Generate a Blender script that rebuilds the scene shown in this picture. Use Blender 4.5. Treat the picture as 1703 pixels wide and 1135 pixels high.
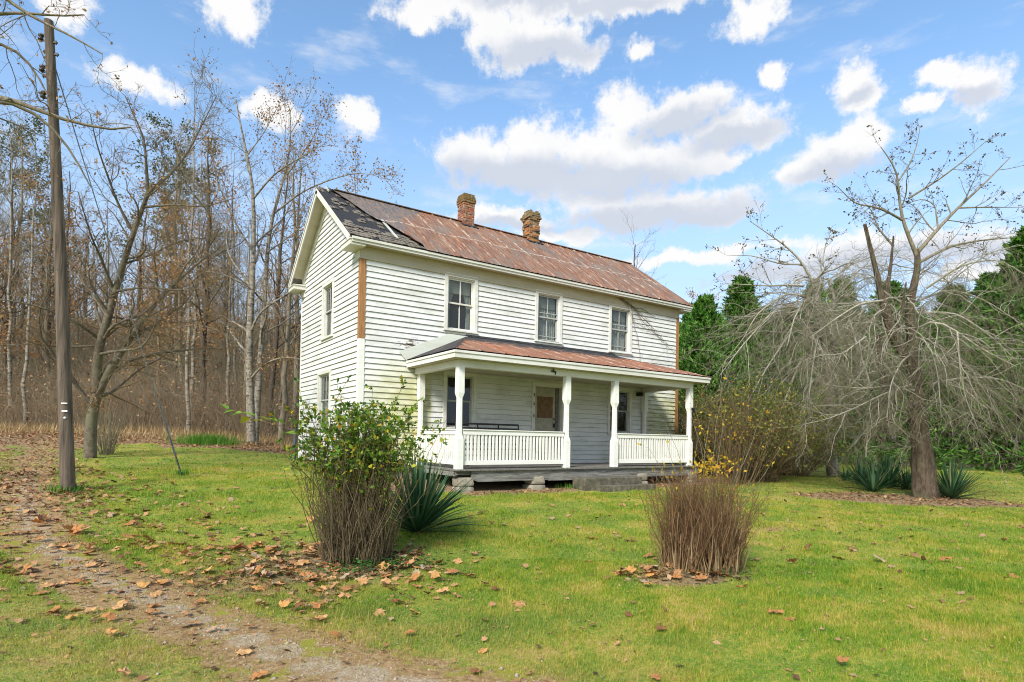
import bpy, math, random
import numpy as np
from mathutils import Vector
rs = np.random.RandomState(7)
random.seed(7)
PI = math.pi
for o in list(bpy.data.objects): bpy.data.objects.remove(o)
COL = bpy.context.scene.collection

# ------------------------------------------------------------------ camera
CP = np.array([-4.8083, -13.7445, .7256]); YAW, PITCH, ROLL, FPX, VS = -.5909, .0129, .0176, 984.7162, 149.9733
cy, sy = math.cos(YAW), math.sin(YAW)
FW = np.array([-sy, cy, 0.]); RT = np.array([cy, sy, 0.]); UPV = np.array([0, 0, 1.])
CF = FW*math.cos(PITCH)+UPV*math.sin(PITCH); CU = UPV*math.cos(PITCH)-FW*math.sin(PITCH)
CR = RT*math.cos(ROLL)+CU*math.sin(ROLL); CU = CU*math.cos(ROLL)-RT*math.sin(ROLL)
def ray(px, py): return CF+CR*(px-851.5)/FPX-CU*(py-567.5-VS)/FPX
def at(px, py, d): return CP+ray(px, py)*d
from mathutils import Matrix
cam = bpy.data.cameras.new('camera'); co = bpy.data.objects.new('camera', cam); COL.objects.link(co)
m = Matrix(((CR[0], CU[0], -CF[0], CP[0]), (CR[1], CU[1], -CF[1], CP[1]), (CR[2], CU[2], -CF[2], CP[2]), (0, 0, 0, 1)))
co.matrix_world = m
cam.sensor_width = 36; cam.lens = FPX/1703*36; cam.shift_y = VS/1703; cam.clip_end = 3000; cam.clip_start = .1
bpy.context.scene.camera = co

# ------------------------------------------------------------------ noise and ground height
_tab = np.random.RandomState(3).rand(64, 64)
def vn(x, y, s=1., off=0.):
    x = np.asarray(x, float)*s+off+500; y = np.asarray(y, float)*s+off*1.7+500
    xi = np.floor(x).astype(int); yi = np.floor(y).astype(int); fx = x-xi; fy = y-yi
    fx = fx*fx*(3-2*fx); fy = fy*fy*(3-2*fy)
    a = _tab[xi % 64, yi % 64]; b = _tab[(xi+1) % 64, yi % 64]; c = _tab[xi % 64, (yi+1) % 64]; d = _tab[(xi+1) % 64, (yi+1) % 64]
    return (a*(1-fx)+b*fx)*(1-fy)+(c*(1-fx)+d*fx)*fy
def fbm(x, y, s, off=0., n=4):
    t = 0; a = .5; w = 0
    for i in range(n): t = t+a*vn(x, y, s*2**i, off+i*13.7); w += a; a *= .5
    return t/w
def sst(a, b, x):
    t = np.clip((np.asarray(x, float)-a)/(b-a), 0, 1); return t*t*(3-2*t)
CT = np.array([(-4.8, -13.7, -.83), (-12, -13, -.75), (4, -14, -.92), (1.6, -2.3, -.47), (5.3, -2.6, -.5), (9.2, -2.3, -.48), (0, 5.3, -.06), (0, 0, -.25),
  (-5.4, 0, -.3), (-5.4, 7, .0), (12, -7, -.66), (11.2, 3, -.3), (24, 2, -.2), (33, -3, -.3), (-2.5, 15.5, .72), (-9, 20, .78), (-20, 12, .6), (10, 16, .3),
  (110, -30, -.3), (70, 60, .8), (-5, -60, -2.2), (-80, 0, 1.2), (0, 130, 2.), (-90, 90, 2.), (-2.469, -7.043, -.8), (.856, -9.3, -.82), (-4, 5, .0)])
def _U(r2): return np.where(r2 > 1e-12, r2*np.log(np.maximum(r2, 1e-12)), 0)
_n = len(CT); _K = _U(((CT[:, None, :2]-CT[None, :, :2])**2).sum(2))+np.eye(_n)*6.
_P = np.c_[np.ones(_n), CT[:, :2]]
_A = np.zeros((_n+3, _n+3)); _A[:_n, :_n] = _K; _A[:_n, _n:] = _P; _A[_n:, :_n] = _P.T
_W = np.linalg.solve(_A, np.r_[CT[:, 2], 0, 0, 0])
def gz(x, y):
    x = np.asarray(x, float); y = np.asarray(y, float)
    z = _W[_n]+_W[_n+1]*x+_W[_n+2]*y
    for i in range(_n): z = z+_W[i]*_U((x-CT[i, 0])**2+(y-CT[i, 1])**2)
    dep = (x-CP[0])*FW[0]+(y-CP[1])*FW[1]; lat = (x-CP[0])*RT[0]+(y-CP[1])*RT[1]
    t = lat/np.maximum(dep, 1)
    s = np.clip(dep-25, 0, 75)
    z = z+(1-sst(-.28, .12, t))*(dep > 0)*(.24*s*sst(0, 9, s))
    far = np.hypot(x, y)
    z = np.where(far > 160, z*np.clip(1-(far-160)/120, 0, 1), z)
    return z+(.05*(fbm(x, y, .35, 3)-.5)+.025*(vn(x, y, 1.7, 9)-.5))*sst(0, 60, 60-0*x)
def G(px, py):
    r = ray(px, py); lo = 1.; t = 1.
    while t < 90:
        p = CP+r*t
        if p[2] < float(gz(p[0], p[1])): break
        lo = t; t += .3
    hi = t
    for _ in range(25):
        mid = (lo+hi)/2; p = CP+r*mid
        if p[2] < float(gz(p[0], p[1])): hi = mid
        else: lo = mid
    p = CP+r*hi
    return np.array([p[0], p[1], float(gz(p[0], p[1]))])
def gd(px, dep):
    """ground point in the direction of picture column px, at distance dep along the view"""
    p = CP+(CF+CR*(px-851.5)/FPX)*dep
    return np.array([p[0], p[1], float(gz(p[0], p[1]))])

# ------------------------------------------------------------------ material helper
class M:
    def __init__(s, name, rough=.8):
        s.m = bpy.data.materials.new(name); s.m.use_nodes = True; s.t = s.m.node_tree; s.n = s.t.nodes; s.b = s.n['Principled BSDF']
        s.b.inputs['Roughness'].default_value = rough; s.b.inputs['Specular IOR Level'].default_value = .3
    def new(s, t, **k):
        x = s.n.new(t)
        for a, b in k.items(): setattr(x, a, b)
        return x
    def put(s, sock, v):
        if v is None: return
        if hasattr(v, 'is_linked'): s.t.links.new(v, sock)
        elif isinstance(v, (tuple, list)) and len(v) == 3 and sock.type == 'RGBA': sock.default_value = (*v, 1)
        else: sock.default_value = v
    def pos(s, sc=(1, 1, 1), obj=False, rot=(0, 0, 0)):
        if obj: c = s.new('ShaderNodeTexCoord').outputs['Object']
        else: c = s.new('ShaderNodeNewGeometry').outputs['Position']
        mp = s.new('ShaderNodeMapping'); s.put(mp.inputs['Vector'], c); mp.inputs['Scale'].default_value = sc; mp.inputs['Rotation'].default_value = rot
        return mp.outputs[0]
    def noise(s, v, sc, det=4, rough=.6, col=False, dist=0):
        x = s.new('ShaderNodeTexNoise'); s.put(x.inputs['Vector'], v); x.inputs['Scale'].default_value = sc; x.inputs['Detail'].default_value = det
        x.inputs['Roughness'].default_value = rough; x.inputs['Distortion'].default_value = dist
        return x.outputs[1 if col else 0]
    def ramp(s, f, stops):
        x = s.new('ShaderNodeValToRGB'); s.put(x.inputs[0], f); e = x.color_ramp.elements
        while len(e) < len(stops): e.new(.5)
        for i, (p, c) in enumerate(stops):
            e[i].position = p; e[i].color = (*c, 1) if isinstance(c, tuple) else (c, c, c, 1)
        return x.outputs[0]
    def mix(s, f, a, b, mode='MIX'):
        x = s.new('ShaderNodeMix', data_type='RGBA', blend_type=mode); s.put(x.inputs[0], f); s.put(x.inputs[6], a); s.put(x.inputs[7], b)
        return x.outputs[2]
    def math(s, op, a, b=None, c=None, clamp=False):
        x = s.new('ShaderNodeMath', operation=op); x.use_clamp = clamp
        s.put(x.inputs[0], a); s.put(x.inputs[1], b); s.put(x.inputs[2], c)
        return x.outputs[0]
    def sm(s, v, a, b):
        x = s.new('ShaderNodeMapRange', interpolation_type='SMOOTHSTEP'); s.put(x.inputs[0], v); s.put(x.inputs[1], a); s.put(x.inputs[2], b)
        return x.outputs[0]
    def sep(s, v):
        x = s.new('ShaderNodeSeparateXYZ'); s.put(x.inputs[0], v); return x.outputs
    def isl(s): return s.new('ShaderNodeNewGeometry').outputs['Random Per Island']
    def orand(s): return s.new('ShaderNodeObjectInfo').outputs['Random']
    def attr(s, n):
        x = s.new('ShaderNodeAttribute'); x.attribute_name = n; return x.outputs['Fac']
    def bump(s, h, st=.3, d=.01):
        x = s.new('ShaderNodeBump'); s.put(x.inputs['Height'], h); x.inputs['Strength'].default_value = st; x.inputs['Distance'].default_value = d
        s.t.links.new(x.outputs[0], s.b.inputs['Normal'])
    def col(s, c): s.put(s.b.inputs['Base Color'], c); return s
    def leafy(s, c, tr=.35):
        s.col(c); s.b.inputs['Specular IOR Level'].default_value = .25
        t = s.new('ShaderNodeBsdfTranslucent'); s.put(t.inputs[0], c)
        mx = s.new('ShaderNodeMixShader'); mx.inputs[0].default_value = tr
        s.t.links.new(s.b.outputs[0], mx.inputs[1]); s.t.links.new(t.outputs[0], mx.inputs[2])
        s.t.links.new(mx.outputs[0], s.n['Material Output'].inputs[0]); return s
MT = {}
def paint(name, base=(.75, .75, .725), siding=False, rough=.6, dirt=.6):
    a = M(name, rough); p = a.pos()
    g = a.noise(a.pos((.7, .7, 4)), 1.5, 5, .65)
    c = a.mix(a.ramp(g, [(.42, 0.), (.75, dirt)]), base, (base[0]*.72, base[1]*.7, base[2]*.6))
    fine = a.noise(a.pos((2, 2, 14)), 9, 5, .7)
    c = a.mix(a.ramp(fine, [(.56, 0.), (.72, .4)]), c, (.46, .44, .38))
    if siding:
        x, y, z = a.sep(p)[:3]
        isl = a.isl(); gw_ = a.noise(a.pos((.8, .8, 2.2)), 1.3, 6, .72); c = a.mix(a.math('MULTIPLY', a.sm(gw_, .46, .62), .55), c, (.48, .48, .42))
        c = a.mix(a.math('MULTIPLY', isl, .22), c, (.6, .62, .6))
        n1 = a.noise(a.pos((1.2, 1.2, 3)), 1.6, 5, .65)
        # algae on the low boards left of the porch and right of it
        zl = a.math('SUBTRACT', 1, a.sm(z, 1.6, 2.95)); 
        fr = a.math('LESS_THAN', y, .12); xl = a.math('MULTIPLY', a.sm(x, -.1, .9), a.math('LESS_THAN', x, 1.9))
        xr = a.sm(x, 9.3, 10.1)
        mk = a.math('MULTIPLY', a.math('MULTIPLY', fr, zl), a.math('MAXIMUM', xl, xr))
        mm = a.math('MULTIPLY', mk, a.sm(n1, .34, .62))
        c = a.mix(a.math('MULTIPLY', mk, .7), c, (.66, .64, .40))
        c = a.mix(a.math('MULTIPLY', mm, .7), c, (.40, .41, .16))
        n2 = a.noise(a.pos((.9, .9, 7.2)), 2.5, 5, .7)
        mr = a.math('MULTIPLY', a.math('MULTIPLY', a.math('MULTIPLY', fr, xr), a.math('LESS_THAN', z, 2.35)), a.sm(n2, .47, .62))
        c = a.mix(a.math('MULTIPLY', mr, .7), c, (.20, .21, .09))
        # bare weathered wood where the paint has peeled over the porch corner
        dx = a.math('ABSOLUTE', a.math('SUBTRACT', x, 1.35)); dz = a.math('ABSOLUTE', a.math('SUBTRACT', z, 3.02))
        dd = a.math('ADD', a.math('MULTIPLY', dx, 1.15), a.math('MULTIPLY', dz, 2.6))
        n3 = a.noise(a.pos((3, 3, 16)), 2.2, 5, .75)
        pk = a.math('MULTIPLY', fr, a.sm(a.math('SUBTRACT', n3, a.math('MULTIPLY', dd, .35)), .36, .42))
        c = a.mix(pk, c, a.mix(a.noise(a.pos((4, 4, 40)), 4), (.09, .065, .04), (.3, .24, .17)))
        # scattered small flakes
        n4 = a.noise(a.pos((2.2, 2.2, 22)), 2.6, 6, .75)
        c = a.mix(a.sm(n4, .69, .74), c, (.27, .22, .16))
        a.bump(a.noise(a.pos((1, 1, 12)), 14, 4), .25, .004)
    else:
        n4 = a.noise(a.pos((9, 9, 3)), 2.2, 6, .75)
        c = a.mix(a.sm(n4, .61, .70), c, (.36, .32, .24))
        a.bump(n4, .2, .003)
    a.col(c); MT[name] = a.m
paint('siding_paint', siding=True)
paint('trim_paint', (.72, .71, .65), dirt=.75)
paint('post_paint', (.80, .79, .73), dirt=.4)
paint('frieze_shade_paint', (.50, .45, .33), dirt=.6)  # tan paint, darkened so its colour carries the shadow under the eaves
paint('flash_paint', (.50, .52, .45), dirt=.5)
def wood(name, c1, c2, rough=.8, axis=(8, 8, 1), sc=3):
    a = M(name, rough); n = a.noise(a.pos(axis), sc, 6, .65, dist=.4)
    c = a.ramp(n, [(.3, c1), (.7, c2)]); a.col(c); a.bump(n, .3, .006); MT[name] = a.m
wood('new_timber', (.20, .085, .03), (.46, .24, .095), .6, (14, 14, .9), 2.2)
wood('gray_wood', (.07, .068, .06), (.30, .29, .26), .9, (.8, .8, 9), 3)
wood('deck_wood', (.09, .085, .075), (.24, .23, .20), .9, (9, .8, 2), 3)
wood('pole_wood', (.035, .028, .022), (.20, .155, .115), .95, (9, 9, .5), 2.4)
wood('shingle_wood', (.03, .026, .022), (.30, .26, .21), .95, (10, 1.4, 1.4), 2)
def simple(name, c, rough=.7, metal=0., var=.25, sc=8):
    a = M(name, rough); n = a.noise(a.pos(), sc, 4)
    a.col(a.mix(a.ramp(n, [(.35, 0.), (.7, 1.)]), tuple(v*(1-var) for v in c), tuple(min(1, v*(1+var)) for v in c)))
    a.b.inputs['Metallic'].default_value = metal; a.bump(n, .2, .004); MT[name] = a.m
simple('tar', (.03, .03, .032), .85); simple('dark_metal', (.05, .045, .042), .5, .3); simple('steel', (.22, .24, .25), .45, .7)
simple('black_iron', (.02, .02, .02), .5); simple('pvc_gray', (.10, .11, .12), .6); simple('ceramic', (.04, .035, .03), .3)
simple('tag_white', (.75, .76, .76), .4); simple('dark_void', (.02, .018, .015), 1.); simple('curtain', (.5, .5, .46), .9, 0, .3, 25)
simple('shade', (.36, .38, .34), .9, 0, .1); simple('door_paint', (.40, .37, .29), .7, 0, .15, 5); simple('board_brown', (.19, .11, .055), .7, 0, .3, 12)
simple('sash_gray', (.40, .41, .38), .7, 0, .2, 20); simple('soil', (.075, .05, .033), 1., 0, .5, 9)
a = M('concrete', .95); n = a.noise(a.pos(), 6, 8, .7); n2 = a.noise(a.pos(), 60, 3)
c = a.ramp(n, [(.3, (.045, .042, .028)), (.5, (.12, .105, .075)), (.7, (.24, .21, .16))]); c = a.mix(a.sm(n2, .5, .7), c, (.05, .06, .03)); a.col(c); a.bump(n2, .6, .008); MT['concrete'] = a.m
a = M('stone', .95); n = a.noise(a.pos(), 5, 7, .7); c = a.ramp(n, [(.3, (.13, .115, .085)), (.7, (.42, .38, .29))]); a.col(c); a.bump(a.noise(a.pos(), 22, 5), .7, .02); MT['stone'] = a.m
def glass():
    a = M('window_glass', .05)
    fr = a.new('ShaderNodeFresnel'); fr.inputs[0].default_value = 1.5
    tr = a.new('ShaderNodeBsdfTransparent'); tr.inputs[0].default_value = (.62, .66, .64, 1)
    gl = a.new('ShaderNodeBsdfGlossy'); gl.inputs['Roughness'].default_value = .04; gl.inputs[0].default_value = (.85, .9, .9, 1)
    bp = a.new('ShaderNodeBump'); bp.inputs['Strength'].default_value = .12; bp.inputs['Distance'].default_value = .02
    a.put(bp.inputs['Height'], a.noise(a.pos(), 4, 2)); a.t.links.new(bp.outputs[0], gl.inputs['Normal'])
    df = a.new('ShaderNodeBsdfDiffuse'); df.inputs[0].default_value = (.3, .3, .27, 1)
    mx0 = a.new('ShaderNodeMixShader'); mx0.inputs[0].default_value = .05; a.t.links.new(tr.outputs[0], mx0.inputs[1]); a.t.links.new(df.outputs[0], mx0.inputs[2])
    mx = a.new('ShaderNodeMixShader'); lw = a.new('ShaderNodeLayerWeight'); lw.inputs[0].default_value = .5; a.put(mx.inputs[0], a.math('MULTIPLY_ADD', a.math('POWER', lw.outputs['Facing'], 4.), .8, .055, clamp=True))
    a.t.links.new(mx0.outputs[0], mx.inputs[1]); a.t.links.new(gl.outputs[0], mx.inputs[2]); a.t.links.new(mx.outputs[0], a.n['Material Output'].inputs[0]); MT['glass'] = a.m
glass()
def rust(name, dx0, slope, porch=False):
    a = M(name, .62); x, y, z = a.sep(a.pos())[:3]
    st = a.noise(a.pos((7, .8, .8)), 2.2, 6, .78, dist=.2)       # runs down the slope
    big = a.noise(a.pos((1, 1, 1)), 1.1, 5, .65)
    c = a.ramp(st, [(.34, (.06, .032, .02)), (.46, (.21, .088, .045)), (.55, (.34, .165, .09)), (.66, (.50, .40, .28))])
    if porch: c = a.ramp(st, [(.34, (.17, .055, .028)), (.48, (.34, .115, .05)), (.6, (.45, .20, .11)), (.7, (.60, .45, .33))])
    c = a.mix(a.math('MULTIPLY', a.sm(big, .46, .62), .3 if porch else .55), c, a.mix(a.sm(st, .4, .6), (.21, .105, .06), (.44, .25, .15)))
    sp = a.noise(a.pos((8, 1.3, 1.3)), 2.4, 6, .78)
    c = a.mix(a.math('MULTIPLY', a.sm(sp, .57, .66), .8), c, (.18, .155, .135) if not porch else (.40, .26, .18))
    sp2 = a.noise(a.pos((10, 2.2, 2.2), rot=(0, 0, 0)), 1.6, 6, .8); c = a.mix(a.math('MULTIPLY', a.sm(sp2, .63, .67), .75), c, (.50, .42, .33))
    sm_ = a.math('ABSOLUTE', a.math('SUBTRACT', a.math('FRACT', a.math('MULTIPLY', x, 1/.62)), .0)); c = a.mix(a.math('MULTIPLY', a.math('LESS_THAN', sm_, .05), .55), c, (.09, .045, .035))
    sheet = a.math('FRACT', a.math('MULTIPLY', x, 1/.62)); shn = a.math('FLOOR', a.math('MULTIPLY', x, 1/.62))
    w = a.new('ShaderNodeTexWhiteNoise', noise_dimensions='1D'); a.put(w.inputs['W'], shn)
    c = a.mix(a.math('MULTIPLY', w.outputs[0], .5), c, a.mix(st, (.30, .18, .12), (.13, .065, .04)))
    pt = a.noise(a.pos((1.6, .6, .6)), 1.7, 5, .7); c = a.mix(a.math('MULTIPLY', a.sm(pt, .50, .58), .0 if porch else .65), c, a.mix(sp, (.10, .08, .065), (.30, .25, .20)))
    # pale streaks beside seams
    sd = a.math('ABSOLUTE', a.math('SUBTRACT', sheet, .5)); pale = a.math('MULTIPLY', a.sm(sd, .40, .47), a.sm(a.noise(a.pos((9, 1.6, 1.6)), 1.7, 6, .75), .45 if porch else .50, .60))
    c = a.mix(a.math('MULTIPLY', pale, .85), c, (.56, .46, .36))
    if not porch:
        n = a.noise(a.pos((1.4, 1, 1)), 1.3, 5, .7)
        # tar coat: upper left area, and below the chimneys
        d = a.math('ADD', a.math('MULTIPLY', x, .27), a.math('MULTIPLY', a.math('SUBTRACT', 7.5, z), .30))
        k = a.math('SUBTRACT', n, d)
        tar = a.sm(k, -.27, -.17)
        for cx, l in ((4.3, .5), (6.9, 1.6)):
            dx = a.math('DIVIDE', a.math('ABSOLUTE', a.math('SUBTRACT', x, cx)), .42); dz = a.math('DIVIDE', a.math('SUBTRACT', 7.7, z), l)
            q = a.math('ADD', a.math('SUBTRACT', 1.25, a.math('ADD', dx, dz)), a.math('MULTIPLY', a.math('SUBTRACT', sp, .5), 1.6))
            tar = a.math('MAXIMUM', tar, a.math('MULTIPLY', a.sm(q, 0, .5), .85))
        lap = a.math('ABSOLUTE', a.math('SUBTRACT', z, a.math('ADD', 6.42, a.math('MULTIPLY', w.outputs[0], .12))))
        lp = a.math('MULTIPLY', a.math('SUBTRACT', 1, a.sm(lap, .012, .03)), a.sm(sp, .4, .55))
        c = a.mix(a.math('MULTIPLY', tar, .88), c, a.ramp(sp, [(.35, (.06, .062, .066)), (.5, (.15, .145, .14)), (.56, (.28, .17, .10)), (.62, (.12, .11, .105)), (.70, (.5, .43, .33))]))
        c = a.mix(a.math('MULTIPLY', lp, .8), c, (.52, .44, .35))
    else:
        n = a.noise(a.pos((1, 2, 2)), 2.2, 6, .7)
        tar = a.sm(a.math('ADD', z, a.math('MULTIPLY', a.math('SUBTRACT', n, .5), .75)), 3.10, 3.26)
        sdp = a.sm(a.math('ADD', a.math('SUBTRACT', a.math('MULTIPLY_ADD', z, 2.19, -4.555), x), a.math('MULTIPLY', a.math('SUBTRACT', n, .5), .5)), -.06, .06)
        tar = a.math('MAXIMUM', tar, sdp)
        c = a.mix(tar, c, a.mix(a.sm(sp, .64, .68), (.035, .035, .038), (.5, .48, .42)))
    a.col(c); a.b.inputs['Metallic'].default_value = .1
    a.bump(a.math('ADD', st, a.math('MULTIPLY', sp, .5)), .35, .012); MT[name] = a.m
rust('rust_roof', 0, 0); rust('porch_rust', 0, 0, True)
a = M('brick', .92); i = a.isl(); n = a.noise(a.pos(), 14, 5, .7); n2 = a.noise(a.pos(), 45, 3)
c = a.ramp(i, [(.0, (.20, .055, .035)), (.3, (.30, .10, .055)), (.55, (.36, .15, .07)), (.8, (.22, .12, .09)), (1., (.34, .27, .19))])
c = a.mix(a.sm(n, .52, .62), c, (.37, .31, .23)); z = a.sep(a.pos())[2]
c = a.mix(a.math('MULTIPLY', a.sm(z, 8.0, 8.25), a.sm(n, .36, .5)), c, a.ramp(n2, [(.4, (.045, .045, .035)), (.6, (.25, .17, .035))])); a.col(c); a.bump(n2, .5, .01); MT['brick'] = a.m
a = M('brick_orange', .92); i = a.isl(); n = a.noise(a.pos(), 12, 5, .7); n2 = a.noise(a.pos(), 45, 3)
c = a.ramp(i, [(.0, (.36, .15, .05)), (.35, (.44, .20, .07)), (.6, (.26, .14, .08)), (.8, (.14, .09, .06)), (1., (.42, .33, .2))])
c = a.mix(a.sm(n, .55, .63), c, (.10, .085, .06)); z = a.sep(a.pos())[2]
c = a.mix(a.math('MULTIPLY', a.sm(z, 7.95, 8.3), a.sm(n, .36, .5)), c, a.ramp(n2, [(.4, (.07, .06, .045)), (.6, (.26, .2, .09))])); a.col(c); a.bump(n2, .5, .01); MT['brick_orange'] = a.m
simple('mortar', (.33, .29, .22), 1.)
def bark(name, c1, c2, moss=None, sc=(6, 6, 1.2), band=False):
    a = M(name, .95); n = a.noise(a.pos(sc), 3, 6, .7); n2 = a.noise(a.pos(), 2.2, 5, .7)
    c = a.ramp(n, [(.3, c1), (.68, c2)])
    if band: c = a.mix(a.sm(a.noise(a.pos((1.5, 1.5, 6)), 1.8, 5, .75), .50, .60), c, (.075, .062, .045))
    if moss: c = a.mix(a.math('MULTIPLY', a.sm(n2, .5, .62), .6), c, moss)
    c = a.mix(a.math('MULTIPLY', a.orand(), .35), c, c1)
    a.col(c); a.bump(n, .6, .02); MT[name] = a.m
bark('bark_pale', (.12, .10, .075), (.40, .36, .285), None, (5, 5, 2), True)
bark('bark_gray', (.08, .062, .042), (.33, .28, .20), (.16, .17, .09))
bark('bark_moss', (.045, .035, .025), (.22, .18, .13), (.15, .155, .09), (4, 4, 5))
bark('bark_dark', (.035, .026, .02), (.15, .115, .085))
bark('bark_red', (.022, .017, .012), (.17, .125, .085), (.12, .13, .06), (5, 5, 1.6))
bark('twig_brown', (.08, .055, .028), (.27, .19, .10))
bark('twig_red', (.07, .035, .018), (.26, .145, .07))
bark('stem_old', (.13, .09, .045), (.38, .28, .155))
bark('stem_gray', (.045, .035, .018), (.21, .16, .085))
bark('twig_wood', (.17, .13, .08), (.44, .345, .22))
bark('stem_cut', (.10, .058, .026), (.34, .21, .095))
bark('twig_tan', (.085, .075, .045), (.31, .275, .18), (.2, .2, .1))
bark('twig_dead', (.20, .18, .135), (.50, .465, .38), (.30, .30, .18))
def leafm(name, stops, tr=.35):
    a = M(name, .6); i = a.isl(); n = a.noise(a.pos(), 30, 3)
    c = a.ramp(a.math('ADD', i, a.math('MULTIPLY', a.math('SUBTRACT', n, .5), .25)), stops); a.leafy(c, tr); MT[name] = a.m
leafm('leaf_green', [(0., (.04, .11, .012)), (.5, (.11, .22, .022)), (.82, (.26, .36, .04)), (.91, (.50, .42, .03)), (1., (.5, .28, .03))])
leafm('leaf_bright', [(0., (.14, .34, .03)), (.6, (.25, .45, .05)), (1., (.55, .45, .05))], .5)
leafm('leaf_yellow', [(0., (.50, .34, .02)), (.7, (.62, .40, .03)), (1., (.5, .2, .03))])
leafm('leaf_tan', [(0., (.16, .08, .035)), (.4, (.34, .19, .08)), (.8, (.48, .29, .12)), (1., (.45, .20, .06))])
leafm('leaf_orange', [(0., (.26, .10, .03)), (.5, (.42, .19, .06)), (1., (.46, .30, .10))])
leafm('leaf_fallen', [(0., (.10, .042, .02)), (.12, (.30, .13, .05)), (.35, (.50, .23, .08)), (.75, (.62, .33, .13)), (.92, (.55, .40, .24)), (1., (.35, .32, .28))], .12)
leafm('leaf_litter', [(0., (.07, .04, .022)), (.3, (.26, .13, .06)), (.7, (.46, .25, .11)), (1., (.36, .25, .15))], .1)
leafm('needle', [(0., (.025, .08, .012)), (.5, (.065, .18, .022)), (.85, (.13, .30, .035)), (1., (.22, .36, .06))], .25)
leafm('leaf_olive', [(0., (.07, .10, .02)), (.5, (.17, .22, .04)), (.85, (.30, .32, .06)), (1., (.5, .3, .05))])
leafm('leaf_pine', [(0., (.05, .065, .025)), (.6, (.13, .14, .05)), (1., (.24, .22, .09))])
leafm('yucca_leaf', [(0., (.02, .075, .03)), (.6, (.06, .15, .065)), (.9, (.16, .27, .13)), (1., (.35, .3, .14))], .12)
leafm('ivy_leaf', [(0., (.02, .06, .012)), (.7, (.045, .13, .025)), (1., (.08, .2, .04))], .25)
leafm('straw', [(0., (.30, .20, .09)), (1., (.52, .38, .19))], .3)
leafm('leaf_dark', [(0., (.05, .05, .02)), (.6, (.11, .10, .04)), (1., (.2, .13, .05))], .2)

# lawn and soil colours share one field, so blades and ground agree
def lawncol(a):
    p = a.pos((1, 1, 0)); big = a.noise(p, .33, 4, .6); mid = a.noise(p, 1.6, 5, .65); fine = a.noise(p, 14, 4, .7)
    v = a.math('ADD', a.math('ADD', a.math('MULTIPLY', big, .25), a.math('MULTIPLY', mid, .40)), a.math('MULTIPLY', fine, .35))
    g = a.ramp(v, [(.40, (.08, .25, .006)), (.475, (.18, .35, .010)), (.53, (.40, .43, .03)), (.59, (.66, .50, .14))])
    return a, g, mid, fine
a = M('lawn', 1.); a, g, mid, fine = lawncol(a)
g = a.mix(.5, g, (.07, .07, .018)); g = a.mix(a.math('MULTIPLY', a.sm(a.noise(a.pos(), 45, 4, .8), .48, .62), .6), g, (.46, .36, .12))
lit = a.attr('litter'); pth = a.attr('path')
soil = a.ramp(fine, [(.3, (.13, .085, .045)), (.5, (.28, .19, .10)), (.7, (.42, .29, .15))])
g = a.mix(a.sm(a.math('ADD', lit, a.math('MULTIPLY', a.math('SUBTRACT', mid, .5), .8)), .35, .6), g, soil)
dirt = a.ramp(a.noise(a.pos(), 22, 6, .75), [(.3, (.13, .075, .03)), (.5, (.34, .21, .09)), (.68, (.50, .36, .20))])
moss = a.mix(a.sm(a.noise(a.pos(), 2.6, 5, .7), .52, .62), dirt, (.28, .27, .03))
g = a.mix(a.sm(a.math('ADD', pth, a.math('MULTIPLY', a.math('SUBTRACT', mid, .5), .7)), .2, .6), g, moss)
a.col(g); a.bump(fine, .8, .03); MT['lawn'] = a.m
a = M('gravel', 1.)
def dirtcol(a):
    dirt = a.ramp(a.noise(a.pos(), 22, 6, .75), [(.3, (.13, .075, .03)), (.5, (.34, .21, .09)), (.68, (.50, .36, .20))])
    return a.mix(a.sm(a.noise(a.pos(), 2.6, 5, .7), .52, .62), dirt, (.28, .27, .03))
n = a.noise(a.pos(), 3, 6, .75); n2 = a.noise(a.pos(), 70, 5, .8); n3 = a.noise(a.pos(), 9, 5, .7)
c = a.ramp(n2, [(.34, (.17, .12, .07)), (.5, (.42, .32, .20)), (.64, (.62, .52, .37))]); c = a.mix(a.sm(n3, .45, .65), c, (.33, .22, .11))
gq = a.math('ADD', a.attr('g'), a.math('MULTIPLY', a.math('SUBTRACT', n, .5), 1.1)); c = a.mix(a.sm(gq, .42, .72), dirtcol(a), c); a.col(c)
a.bump(a.math('ADD', n2, n3), .7, .02); MT['gravel'] = a.m
a = M('blade', .6); a, g, mid, fine = lawncol(a)
i = a.isl(); c = a.mix(a.math('MULTIPLY', i, .7), g, a.mix(a.math('GREATER_THAN', a.math('FRACT', a.math('MULTIPLY', i, 7.)), .5), (.055, .19, .006), (.60, .47, .12)))
c = a.mix(a.attr('dry'), c, a.mix(a.math('FRACT', a.math('MULTIPLY', i, 13.)), (.22, .13, .05), (.60, .44, .22)))
a.leafy(c, .45); MT['blade'] = a.m
leafm('blade_tall', [(0., (.05, .17, .015)), (1., (.14, .32, .03))], .4)

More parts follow.
